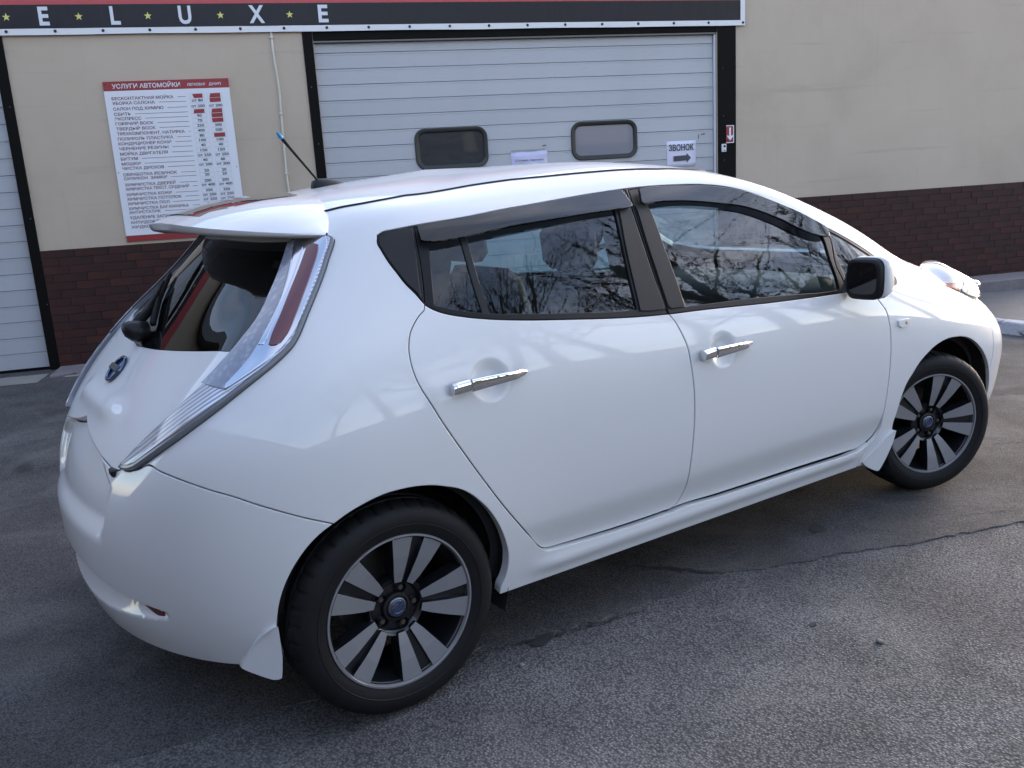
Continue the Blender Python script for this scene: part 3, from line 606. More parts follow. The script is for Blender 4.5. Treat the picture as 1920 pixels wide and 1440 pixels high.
# ================================================================ CAR BODY SURFACE (rings: bottom to roof; columns: rear centre to front centre)
RINGS=[
[(-0.6733,0,0.2603),(-0.6458,0.299,0.2605),(-0.568,0.5308,0.2579),(-0.4614,0.6891,0.2526),(-0.2904,0.8031,0.2473),(0.04354,0.8417,0.2516),(0.4511,0.8406,0.2503),(0.9505,0.8434,0.2496),(1.5,0.8438,0.2456),(2,0.8435,0.2399),(2.401,0.841,0.2346),(2.749,0.8413,0.219),(3.074,0.8016,0.1997),(3.333,0.6913,0.1898),(3.518,0.4945,0.1882),(3.603,0.2562,0.1884),(3.625,0,0.1886)],
[(-0.7002,0,0.3447),(-0.6744,0.3005,0.3447),(-0.5983,0.5379,0.3443),(-0.4881,0.7038,0.3437),(-0.3046,0.8289,0.343),(0.04375,0.8722,0.3426),(0.4515,0.8592,0.3405),(0.9504,0.8573,0.3402),(1.5,0.8578,0.3379),(2,0.8596,0.3306),(2.4,0.8643,0.3294),(2.751,0.8664,0.3213),(3.101,0.8339,0.3106),(3.374,0.7213,0.3036),(3.56,0.5056,0.3031),(3.646,0.2576,0.304),(3.669,0,0.3044)],
[(-0.7183,0,0.4961),(-0.6942,0.3024,0.496),(-0.621,0.5449,0.4962),(-0.5121,0.7167,0.4966),(-0.3173,0.842,0.4972),(0.04353,0.8908,0.4968),(0.4519,0.8822,0.4904),(0.9504,0.8811,0.4902),(1.5,0.8816,0.4822),(2,0.8821,0.4807),(2.399,0.8841,0.4815),(2.753,0.8852,0.4792),(3.122,0.8544,0.4682),(3.406,0.7389,0.4585),(3.593,0.5112,0.4555),(3.68,0.2577,0.455),(3.703,0,0.455)],
[(-0.7007,0,0.6714),(-0.6776,0.3032,0.6713),(-0.6142,0.5456,0.6712),(-0.515,0.718,0.6715),(-0.3228,0.8397,0.6735),(0.04228,0.8917,0.6809),(0.452,0.8908,0.6813),(0.9504,0.8908,0.6799),(1.5,0.8911,0.6702),(1.999,0.8906,0.6699),(2.397,0.8899,0.6697),(2.752,0.8889,0.6586),(3.122,0.858,0.6302),(3.405,0.7412,0.6022),(3.592,0.512,0.583),(3.682,0.2581,0.5743),(3.706,0,0.5722)],
[(-0.6086,0,0.8473),(-0.5892,0.3026,0.8468),(-0.5433,0.5443,0.8479),(-0.4786,0.7026,0.8517),(-0.2996,0.8223,0.8592),(0.04824,0.8776,0.8689),(0.4506,0.8849,0.8688),(0.9504,0.8846,0.8587),(1.5,0.8846,0.8475),(1.996,0.8814,0.8397),(2.397,0.8755,0.8321),(2.749,0.8598,0.8137),(3.088,0.8106,0.7769),(3.355,0.6953,0.734),(3.553,0.4922,0.6998),(3.649,0.2546,0.686),(3.675,0,0.6834)],
[(-0.4962,0,0.9783),(-0.474,0.2943,0.978),(-0.4339,0.5269,0.9807),(-0.3809,0.6747,0.9868),(-0.227,0.786,0.9959),(0.07847,0.8404,1.004),(0.4491,0.8592,0.9992),(0.95,0.8592,0.984),(1.5,0.8599,0.9651),(2.011,0.8576,0.9478),(2.414,0.8425,0.9297),(2.754,0.7993,0.9133),(3.055,0.7212,0.8774),(3.281,0.6027,0.8315),(3.45,0.4319,0.7953),(3.534,0.227,0.7821),(3.558,0,0.78)],
[(-0.3889,0,1.08),(-0.3682,0.282,1.08),(-0.3282,0.498,1.085),(-0.2814,0.6376,1.094),(-0.142,0.7351,1.105),(0.1219,0.7874,1.112),(0.4528,0.815,1.107),(0.9495,0.8165,1.094),(1.501,0.8188,1.068),(2.039,0.8248,1.032),(2.442,0.8009,0.9954),(2.739,0.7303,0.9764),(2.978,0.6299,0.9477),(3.148,0.5068,0.9154),(3.264,0.3528,0.8944),(3.323,0.1819,0.8868),(3.34,0,0.8855)],
[(-0.2752,0,1.194),(-0.257,0.2649,1.195),(-0.2084,0.456,1.201),(-0.1494,0.5835,1.211),(-0.03025,0.6684,1.224),(0.1827,0.7209,1.231),(0.4706,0.7516,1.23),(0.9494,0.7549,1.224),(1.504,0.7586,1.194),(2.036,0.7758,1.133),(2.412,0.7524,1.079),(2.629,0.6734,1.049),(2.779,0.566,1.028),(2.886,0.4461,1.015),(2.956,0.3021,1.007),(2.989,0.152,1.004),(2.999,0,1.003)],
[(-0.1525,0,1.314),(-0.1366,0.2489,1.315),(-0.08844,0.4233,1.321),(-0.02463,0.5321,1.329),(0.07757,0.6065,1.338),(0.2446,0.6519,1.345),(0.4975,0.6795,1.349),(0.9494,0.6849,1.351),(1.483,0.69,1.326),(1.95,0.7151,1.261),(2.256,0.7009,1.203),(2.427,0.6327,1.163),(2.515,0.532,1.135),(2.576,0.4207,1.123),(2.622,0.2872,1.117),(2.645,0.146,1.115),(2.652,0,1.114)],
[(-0.03573,0,1.415),(-0.02295,0.236,1.414),(0.01839,0.3991,1.413),(0.07664,0.4947,1.412),(0.1609,0.5577,1.413),(0.2949,0.5919,1.418),(0.5229,0.6118,1.425),(0.9488,0.6186,1.438),(1.383,0.623,1.434),(1.755,0.6475,1.398),(2,0.6446,1.333),(2.145,0.587,1.294),(2.22,0.4955,1.271),(2.245,0.3912,1.255),(2.274,0.2706,1.248),(2.292,0.1395,1.246),(2.299,0,1.245)],
[(0.09909,0,1.475),(0.1095,0.2171,1.472),(0.1438,0.3623,1.465),(0.1927,0.4459,1.457),(0.2653,0.5004,1.451),(0.3829,0.5259,1.454),(0.5817,0.5387,1.469),(0.9485,0.547,1.489),(1.251,0.549,1.494),(1.505,0.5546,1.476),(1.699,0.5503,1.444),(1.787,0.4893,1.415),(1.845,0.4103,1.404),(1.879,0.3235,1.398),(1.901,0.2237,1.394),(1.914,0.1153,1.392),(1.918,0,1.391)],
[(0.3584,0,1.513),(0.3685,0.1469,1.51),(0.4026,0.243,1.506),(0.4519,0.2984,1.502),(0.5245,0.3351,1.5),(0.6291,0.3516,1.508),(0.7505,0.3598,1.517),(0.9492,0.3651,1.529),(1.119,0.3652,1.533),(1.249,0.3602,1.527),(1.339,0.3395,1.518),(1.389,0.2955,1.511),(1.419,0.2392,1.506),(1.439,0.1809,1.504),(1.45,0.1196,1.503),(1.456,0.05998,1.502),(1.458,0,1.502)],
[(0.6597,0,1.541),(0.6647,-2.068e-06,1.541),(0.6803,-2.614e-06,1.541),(0.7028,-2.339e-06,1.541),(0.7377,-1.423e-06,1.541),(0.7905,5.65e-07,1.541),(0.8506,2.536e-06,1.541),(0.9299,1.408e-06,1.541),(0.9901,1.545e-06,1.54),(1.03,3.623e-06,1.539),(1.06,-5.784e-06,1.538),(1.08,-3.699e-06,1.537),(1.091,-6.65e-06,1.537),(1.1,-9.587e-06,1.536),(1.106,-9.701e-06,1.536),(1.109,-6.039e-06,1.536),(1.11,0,1.536)],
]

UVT = {
 'dlo': [(0.2097, 0.5764), (0.2139, 0.582), (0.2254, 0.585), (0.2463, 0.5891), (0.2745, 0.5936), (0.3021, 0.5987), (0.3332, 0.609), (0.3606, 0.6157), (0.3811, 0.6215), (0.4038, 0.6281), (0.4233, 0.6324), (0.4359, 0.6352), (0.443, 0.6366), (0.4617, 0.6388), (0.4921, 0.6406), (0.5307, 0.6392), (0.5495, 0.6341), (0.5646, 0.6244), (0.5793, 0.6076), (0.5901, 0.5891), (0.6052, 0.5728), (0.6179, 0.5562), (0.6364, 0.5266), (0.6553, 0.4768), (0.6615, 0.4497), (0.6659, 0.4274), (0.6682, 0.4061), (0.6666, 0.3914), (0.661, 0.3873), (0.6384, 0.3855), (0.6158, 0.3824), (0.5955, 0.3804), (0.5551, 0.3783), (0.5169, 0.3786), (0.4891, 0.3799), (0.4602, 0.3811), (0.434, 0.3812), (0.4135, 0.3828), (0.3952, 0.3856), (0.3593, 0.3944), (0.3256, 0.4042), (0.3081, 0.4107), (0.292, 0.4185), (0.2836, 0.4235), (0.2783, 0.4273), (0.271, 0.4344), (0.2651, 0.4426), (0.2571, 0.4614), (0.2483, 0.4789), (0.24, 0.4975), (0.2298, 0.5192), (0.2201, 0.5413), (0.2129, 0.5585)],
 'rear_door': [(0.2637, 0.4464), (0.2638, 0.4413), (0.2635, 0.4359), (0.2598, 0.4282), (0.2568, 0.4174), (0.2548, 0.4073), (0.2539, 0.3917), (0.2541, 0.379), (0.2548, 0.3686), (0.2563, 0.3544), (0.2584, 0.3399), (0.2607, 0.3276), (0.2639, 0.3135), (0.2726, 0.2718), (0.2859, 0.2138), (0.3013, 0.153), (0.3195, 0.0908), (0.3279, 0.0632), (0.3303, 0.0573), (0.3334, 0.0539), (0.3395, 0.0521), (0.3469, 0.051), (0.3895, 0.0469), (0.4248, 0.0469), (0.432, 0.0474), (0.436, 0.054), (0.439, 0.0697), (0.4409, 0.1181), (0.4426, 0.1665), (0.4438, 0.2086), (0.4436, 0.2444), (0.4424, 0.2842), (0.4406, 0.3228), (0.4372, 0.3528), (0.435, 0.3679), (0.4325, 0.3796), (0.4305, 0.3901), (0.4304, 0.4411), (0.431, 0.4978), (0.4328, 0.5603), (0.4391, 0.6315), (0.435, 0.6313), (0.4032, 0.6239), (0.3603, 0.6116), (0.3329, 0.605), (0.3018, 0.5951), (0.2744, 0.5901), (0.2506, 0.5846)],
 'front_door': [(0.4325, 0.3796), (0.435, 0.3679), (0.4372, 0.3528), (0.4406, 0.3228), (0.4424, 0.2842), (0.4436, 0.2444), (0.4438, 0.2086), (0.4426, 0.1665), (0.4409, 0.1181), (0.439, 0.0697), (0.436, 0.054), (0.432, 0.0474), (0.436, 0.0479), (0.4716, 0.0452), (0.5074, 0.0444), (0.564, 0.0451), (0.6017, 0.0442), (0.6148, 0.0439), (0.6216, 0.0426), (0.6285, 0.0471), (0.6354, 0.054), (0.6403, 0.0622), (0.6436, 0.0723), (0.6461, 0.1052), (0.648, 0.1518), (0.6498, 0.1944), (0.6512, 0.241), (0.6508, 0.2837), (0.6468, 0.3233), (0.6438, 0.3339), (0.6376, 0.3546), (0.6337, 0.3661), (0.6243, 0.3776), (0.6054, 0.3775), (0.6009, 0.3926), (0.5974, 0.4214), (0.5954, 0.4439), (0.6143, 0.5527), (0.6028, 0.5692), (0.5878, 0.5856), (0.5766, 0.6039), (0.5617, 0.6206), (0.5464, 0.6299), (0.528, 0.6352), (0.4901, 0.6366), (0.4601, 0.6343), (0.4418, 0.6317), (0.4354, 0.5748), (0.4328, 0.5093), (0.4321, 0.4517), (0.432, 0.401)],
 'rear_glass_side': [(0.2635, 0.5578), (0.3, 0.5662), (0.3559, 0.5796), (0.3987, 0.5904), (0.4211, 0.5972), (0.4199, 0.5793), (0.4145, 0.5), (0.4109, 0.4346), (0.4096, 0.395), (0.4025, 0.3952), (0.3608, 0.404), (0.3264, 0.4134), (0.3089, 0.4187), (0.304, 0.421), (0.2923, 0.4265), (0.2809, 0.4339), (0.2737, 0.4393), (0.2707, 0.442), (0.2685, 0.4854), (0.2652, 0.5394)],
 'front_glass_side': [(0.4491, 0.6018), (0.4684, 0.6115), (0.5152, 0.6129), (0.5483, 0.6001), (0.5656, 0.5866), (0.5788, 0.5664), (0.5968, 0.5392), (0.601, 0.5299), (0.5928, 0.4769), (0.5929, 0.3901), (0.5816, 0.3872), (0.5506, 0.3886), (0.5067, 0.3913), (0.4764, 0.3905), (0.4471, 0.39), (0.4463, 0.4315), (0.4457, 0.4955), (0.4475, 0.5742)],
 'quarter_glass': [(0.6158, 0.5466), (0.6245, 0.5336), (0.6335, 0.5147), (0.6514, 0.4713), (0.6576, 0.4487), (0.6614, 0.4259), (0.6637, 0.4051), (0.6622, 0.3979), (0.6562, 0.3946), (0.6386, 0.392), (0.6101, 0.3887), (0.604, 0.4064), (0.601, 0.4425), (0.6032, 0.495)],
 'divider': [(0.2934, 0.5563), (0.299, 0.5572), (0.3088, 0.4192), (0.304, 0.4214)],
 'visor_rear': [(0.2519, 0.5791), (0.3012, 0.5909), (0.3598, 0.6068), (0.4026, 0.6197), (0.4309, 0.6264), (0.4335, 0.6247), (0.4332, 0.6049), (0.4325, 0.5806), (0.4305, 0.5771), (0.4211, 0.5738), (0.3959, 0.5691), (0.3726, 0.5641), (0.3318, 0.5556), (0.3129, 0.5497), (0.2928, 0.5445), (0.2657, 0.5424), (0.2571, 0.5463)],
 'visor_front': [(0.4473, 0.6215), (0.4598, 0.6252), (0.4956, 0.6264), (0.5286, 0.6247), (0.5447, 0.6201), (0.5597, 0.6109), (0.5769, 0.5951), (0.5949, 0.5765), (0.6098, 0.5521), (0.6066, 0.5339), (0.6031, 0.5241), (0.5963, 0.5225), (0.58, 0.53), (0.5589, 0.5568), (0.5364, 0.5755), (0.508, 0.5819), (0.4702, 0.5865), (0.4485, 0.5834), (0.4428, 0.5815), (0.4412, 0.5859)],
 'bpillar_rear': [(0.4219, 0.573), (0.4324, 0.578), (0.4307, 0.5433), (0.4292, 0.4735), (0.4297, 0.3903), (0.415, 0.3911), (0.4107, 0.3928), (0.4126, 0.4432), (0.416, 0.5045)],
 'bpillar_front': [(0.4374, 0.5851), (0.4434, 0.5808), (0.4475, 0.5742), (0.4457, 0.4955), (0.4463, 0.4315), (0.4462, 0.3902), (0.4348, 0.3899), (0.4329, 0.3951), (0.4328, 0.4562), (0.4336, 0.5143)],
 'quarter_trim': [(0.2139, 0.5694), (0.2175, 0.5763), (0.2478, 0.582), (0.2538, 0.529), (0.2613, 0.4523), (0.2583, 0.4619), (0.2497, 0.4786), (0.2414, 0.4972), (0.2313, 0.5189), (0.2217, 0.5409), (0.2152, 0.5579)],
 'tail_lamp': [(0.1203, 0.585), (0.1422, 0.5848), (0.1609, 0.5815), (0.1651, 0.5765), (0.1677, 0.565), (0.1706, 0.5424), (0.1748, 0.5122), (0.178, 0.481), (0.1802, 0.453), (0.1819, 0.421), (0.1812, 0.4103), (0.179, 0.4015), (0.1742, 0.3875), (0.1685, 0.3747), (0.1606, 0.3573), (0.1528, 0.3403), (0.1437, 0.3237), (0.1336, 0.3074), (0.122, 0.2913), (0.1104, 0.2754), (0.1059, 0.2693), (0.1005, 0.2649), (0.0941, 0.2629), (0.0893, 0.2636), (0.0891, 0.2674), (0.0923, 0.2738), (0.0977, 0.2873), (0.1035, 0.3007), (0.1109, 0.3177), (0.1181, 0.3334), (0.1245, 0.3513), (0.1315, 0.368), (0.1359, 0.3833), (0.1391, 0.3983), (0.1421, 0.4133), (0.1436, 0.4293), (0.1446, 0.4405), (0.1444, 0.4506), (0.1426, 0.4669), (0.1391, 0.4849), (0.1362, 0.5026), (0.1324, 0.5223), (0.1272, 0.547), (0.1205, 0.5744)],
 'lamp_red': [(0.1469, 0.5591), (0.1496, 0.5619), (0.1574, 0.559), (0.1607, 0.547), (0.1659, 0.5147), (0.1706, 0.4808), (0.1744, 0.4482), (0.1757, 0.4235), (0.1744, 0.4129), (0.1718, 0.4098), (0.1676, 0.4109), (0.1666, 0.4176), (0.1635, 0.449), (0.1581, 0.4856), (0.1528, 0.5223)],
 'lamp_chrome': [(0.1268, 0.5796), (0.1589, 0.5759), (0.1629, 0.5662), (0.1704, 0.5151), (0.1773, 0.456), (0.1793, 0.4238), (0.177, 0.4088), (0.171, 0.3929), (0.1634, 0.377), (0.1536, 0.3601), (0.1523, 0.3665), (0.1564, 0.3833), (0.1594, 0.4042), (0.1597, 0.4233), (0.1576, 0.4539), (0.1499, 0.4945), (0.1392, 0.5366)],
 'lamp_ridge': [(0.1352, 0.5627), (0.1434, 0.5599), (0.1502, 0.5212), (0.1566, 0.4814), (0.1618, 0.4458), (0.1643, 0.4168), (0.1632, 0.4122), (0.1604, 0.4128), (0.1599, 0.426), (0.1575, 0.4561), (0.1518, 0.491), (0.1426, 0.5306)],
 'rear_glass': [(0.0099, 0.3972), (0.034, 0.4004), (0.054, 0.404), (0.0855, 0.4093), (0.1185, 0.4136), (0.1376, 0.415), (0.1429, 0.4182), (0.1432, 0.4279), (0.1439, 0.4399), (0.1436, 0.4507), (0.1415, 0.4671), (0.138, 0.485), (0.1351, 0.5028), (0.1311, 0.5225), (0.1259, 0.5473), (0.1194, 0.5726), (0.1163, 0.5856)],
 'bumper_seam': [(0.1062, 0.2685), (0.1125, 0.2754), (0.1273, 0.2722), (0.1406, 0.2669), (0.1502, 0.2611), (0.1616, 0.252), (0.1723, 0.2424), (0.1814, 0.2311), (0.1906, 0.2196), (0.2014, 0.2053), (0.2137, 0.1892)],
 'tailgate_bot': [(0.0893, 0.2636), (0.0861, 0.2598), (0.0811, 0.2585), (0.0716, 0.2611), (0.059, 0.2657), (0.044, 0.2712), (0.029, 0.277), (0.0133, 0.2842), (0, 0.2925)],
 'rear_arch': [(0.1795, 0.0438), (0.1815, 0.069), (0.183, 0.0841), (0.1848, 0.0985), (0.1879, 0.1171), (0.1912, 0.1324), (0.196, 0.1505), (0.2011, 0.1658), (0.2072, 0.1792), (0.2142, 0.1894), (0.2216, 0.1989), (0.2295, 0.2057), (0.2379, 0.2102), (0.2465, 0.2107), (0.2537, 0.2092), (0.2619, 0.205), (0.2691, 0.1987), (0.276, 0.1913), (0.2821, 0.1807), (0.2877, 0.1666), (0.2932, 0.1492), (0.2979, 0.1288), (0.3013, 0.1094), (0.3039, 0.0888), (0.3051, 0.0744), (0.3054, 0.0601), (0.3051, 0.0447), (0.3041, 0.0312), (0.3016, 0.0123)],
 'front_arch': [(0.6633, 0.0546), (0.6618, 0.0708), (0.662, 0.0844), (0.6636, 0.0961), (0.6692, 0.1371), (0.674, 0.157), (0.6815, 0.1737), (0.6899, 0.1916), (0.7004, 0.2067), (0.7098, 0.2175), (0.7206, 0.2257), (0.73, 0.2295), (0.7395, 0.2299), (0.7475, 0.2289), (0.7547, 0.2255), (0.762, 0.2187), (0.7682, 0.2095), (0.7747, 0.1967), (0.7813, 0.1798), (0.7866, 0.1643), (0.7915, 0.1467), (0.7959, 0.1282), (0.7996, 0.1115)],
 'bump_seam_front': [(0.8121, 0.2673), (0.8032, 0.2395), (0.8002, 0.2036), (0.7989, 0.1661), (0.7967, 0.138)],
 'pillar_seam': [(0.686, 0.5172), (0.6558, 0.4801)],
 'headlight': [(0.736, 0.4316), (0.7308, 0.4099), (0.7338, 0.3904), (0.74, 0.3742), (0.7532, 0.3586), (0.7746, 0.3391), (0.7876, 0.3255), (0.8061, 0.3166)],
 'marker': [(0.6606, 0.2913), (0.6735, 0.2912), (0.6755, 0.2874), (0.6742, 0.2768), (0.6719, 0.2739), (0.6634, 0.2751), (0.6607, 0.279)],
 'reflector': [(0.105, 0.0825), (0.1124, 0.0818), (0.1177, 0.078), (0.1194, 0.0705), (0.1178, 0.0679), (0.1125, 0.071)],
 'fuzz': [(0.0527, 0.6935), (0.1185, 0.6606), (0.1246, 0.6578), (0.1355, 0.6396), (0.1457, 0.6156), (0.1538, 0.585)],
 'hood_edge': [(0.7047, 0.4998), (0.7319, 0.4807), (0.7622, 0.4624), (0.7811, 0.453)],
 'hl_inner': [(0.7811, 0.453), (0.8077, 0.4456), (0.8403, 0.4276), (0.8689, 0.4008), (0.8857, 0.3735)],
 'nose_seam': [(0.8857, 0.3735), (0.9321, 0.378), (0.967, 0.3771), (1, 0.3772)],
 'windscreen': [(1, 0.5176), (0.936, 0.5164), (0.8748, 0.5161), (0.8114, 0.5167), (0.7444, 0.5252)],
 'roof_front': [(0.6776, 0.7495), (0.765, 0.7472), (0.88, 0.7462), (1, 0.7469)],
 'roof_side': [(0.1246, 0.6578), (0.1389, 0.6741), (0.1586, 0.6919), (0.1964, 0.7369), (0.2932, 0.747), (0.3431, 0.7442), (0.3768, 0.7345), (0.4324, 0.7266), (0.5305, 0.7192)],
}
def natspl(t, Y):
    n = len(t); h = np.diff(t); A = np.zeros((n, n)); B = np.zeros((n,)+Y.shape[1:]); A[0, 0] = A[-1, -1] = 1
    for i in range(1, n-1):
        A[i, i-1] = h[i-1]; A[i, i] = 2*(h[i-1]+h[i]); A[i, i+1] = h[i]
        B[i] = 6*((Y[i+1]-Y[i])/h[i]-(Y[i]-Y[i-1])/h[i-1])
    return np.linalg.solve(A, B.reshape(n, -1)).reshape(Y.shape)
def basis_fn(t):
    I = np.eye(len(t)); Mm = natspl(t, I)
    def f(x):
        i = np.clip(np.searchsorted(t, x)-1, 0, len(t)-2); h = t[i+1]-t[i]; a = (t[i+1]-x)/h; b = (x-t[i])/h
        return a[:, None]*I[i]+b[:, None]*I[i+1]+((a**3-a)*h*h/6)[:, None]*Mm[i]+((b**3-b)*h*h/6)[:, None]*Mm[i+1]
    return f
NN = np.array(RINGS); NV, NU = NN.shape[:2]; PAD = 3
def _mir(c): c = c.copy(); c[:, :, 1] *= -1; return c
EXT = np.concatenate([_mir(NN[:, PAD:0:-1]), NN, _mir(NN[:, -2:-2-PAD:-1])], 1)
_du = np.linalg.norm(np.diff(EXT, axis=1), axis=2)[2:8].mean(0)**.8
TU = np.concatenate([[0], np.cumsum(_du)]); TU -= TU[PAD]; TU /= TU[PAD+NU-1]
_dv = np.linalg.norm(np.diff(NN, axis=0), axis=2)[:, 3:11].mean(1)**.8
TV = np.concatenate([[0], np.cumsum(_dv)]); TV /= TV[-1]
BU, BV = basis_fn(TU), basis_fn(TV)
def S(u, v):
    u = np.asarray(u, float).ravel(); v = np.asarray(v, float).ravel()
    return np.einsum('kb,kbc->kc', BU(u), np.einsum('ka,abc->kbc', BV(v), EXT))
def base_normal(u, v):
    e = 1e-4; u = np.asarray(u, float); v = np.asarray(v, float)
    a = S(np.clip(u+e, 0, 1), v)-S(np.clip(u-e, 0, 1), v); b = S(u, np.clip(v+e, 0, 1))-S(u, np.clip(v-e, 0, 1))
    n = np.cross(a, b); n /= np.linalg.norm(n, axis=1)[:, None]+1e-12
    return n*NSIGN
NSIGN = 1.0
if base_normal(np.array([.5]), np.array([.4]))[0][1] < 0: NSIGN = -1.0     # half width axis points outwards
def sstep(a, b, x): t = np.clip((x-a)/(b-a), 0, 1); return t*t*(3-2*t)
def surf(u, v, disp=None, off=0.):
    P = S(u, v)
    n = base_normal(u, v); d = off+(disp(P) if disp is not None else 0.)
    return P+n*np.reshape(d, (-1, 1)) if np.ndim(d) else P+n*d
def surf_n(u, v, disp=None, off=0.):
    if disp is None: return base_normal(u, v)
    e = 4e-4; u = np.asarray(u, float); v = np.asarray(v, float)
    a = surf(np.clip(u+e, 0, 1), v, disp, off)-surf(np.clip(u-e, 0, 1), v, disp, off)
    b = surf(u, np.clip(v+e, 0, 1), disp, off)-surf(u, np.clip(v-e, 0, 1), disp, off)
    n = np.cross(a, b); n /= np.linalg.norm(n, axis=1)[:, None]+1e-12; n *= NSIGN
    return n
SU, SV = 4.8, 2.15
def loop_of(name): return [tuple(p) for p in UVT[name]]
def resample(poly, step=.012, closed=True, sharp=38):
    """smooth a traced outline (parameter space), keeping real corners"""
    p = np.array(poly, float)*(SU, SV); n = len(p)
    d = np.roll(p, -1, 0)-p; L_ = np.linalg.norm(d, axis=1); keep = L_ > 1e-6; p = p[keep]; n = len(p)
    d = np.roll(p, -1, 0)-p; dl = np.linalg.norm(d, axis=1); t = d/dl[:, None]; tp = np.roll(t, 1, 0)
    ang = np.degrees(np.arccos(np.clip((t*tp).sum(1), -1, 1))); corner = ang > sharp
    tan = (t*np.roll(dl, 1)[:, None]+tp*dl[:, None]); tan /= np.linalg.norm(tan, axis=1)[:, None]+1e-9
    out = []
    for i in range(n):
        j = (i+1) % n; a, b = p[i], p[j]; l = dl[i]
        ta = t[i] if corner[i] else tan[i]; tb = t[i] if corner[j] else tan[j]
        k = max(1, int(round(l/step)))
        for s in np.arange(k)/k:
            h1 = 2*s**3-3*s**2+1; h2 = s**3-2*s**2+s; h3 = -2*s**3+3*s**2; h4 = s**3-s**2
            out.append(h1*a+h2*l*ta+h3*b+h4*l*tb)
    return np.array(out)
def area2(p): return float((p[:, 0]*np.roll(p[:, 1], -1)-np.roll(p[:, 0], -1)*p[:, 1]).sum())
def offset(p, d):
    """d>0 grows the loop"""
    s = 1 if area2(p) > 0 else -1
    e = np.roll(p, -1, 0)-p; e /= np.linalg.norm(e, axis=1)[:, None]+1e-12; n = np.stack([e[:, 1], -e[:, 0]], 1)*s
    m_ = n+np.roll(n, 1, 0); l = np.linalg.norm(m_, axis=1)[:, None]; m_ /= l+1e-9
    c = np.clip((m_*n).sum(1), .5, 1)[:, None]
    return p+m_*d/c
def inside(pts, loop):
    x, y = pts[:, 0][:, None], pts[:, 1][:, None]; a = loop; b = np.roll(loop, -1, 0); res = np.zeros(len(pts), bool)
    for k in range(0, len(pts), 4000):
        xx, yy = x[k:k+4000], y[k:k+4000]
        c = ((a[:, 1] > yy) != (b[:, 1] > yy)) & (xx < (b[:, 0]-a[:, 0])*(yy-a[:, 1])/(b[:, 1]-a[:, 1]+1e-15)+a[:, 0])
        res[k:k+4000] = c.sum(1) % 2 == 1
    return res
def snap(q, ref):
    q = q.copy()
    for ax, hi in ((0, SU), (1, SV)):
        q[ref[:, ax] < 1e-4, ax] = 0; q[ref[:, ax] > hi-1e-4, ax] = hi
        q[:, ax] = np.clip(q[:, ax], 0, hi)
    return q
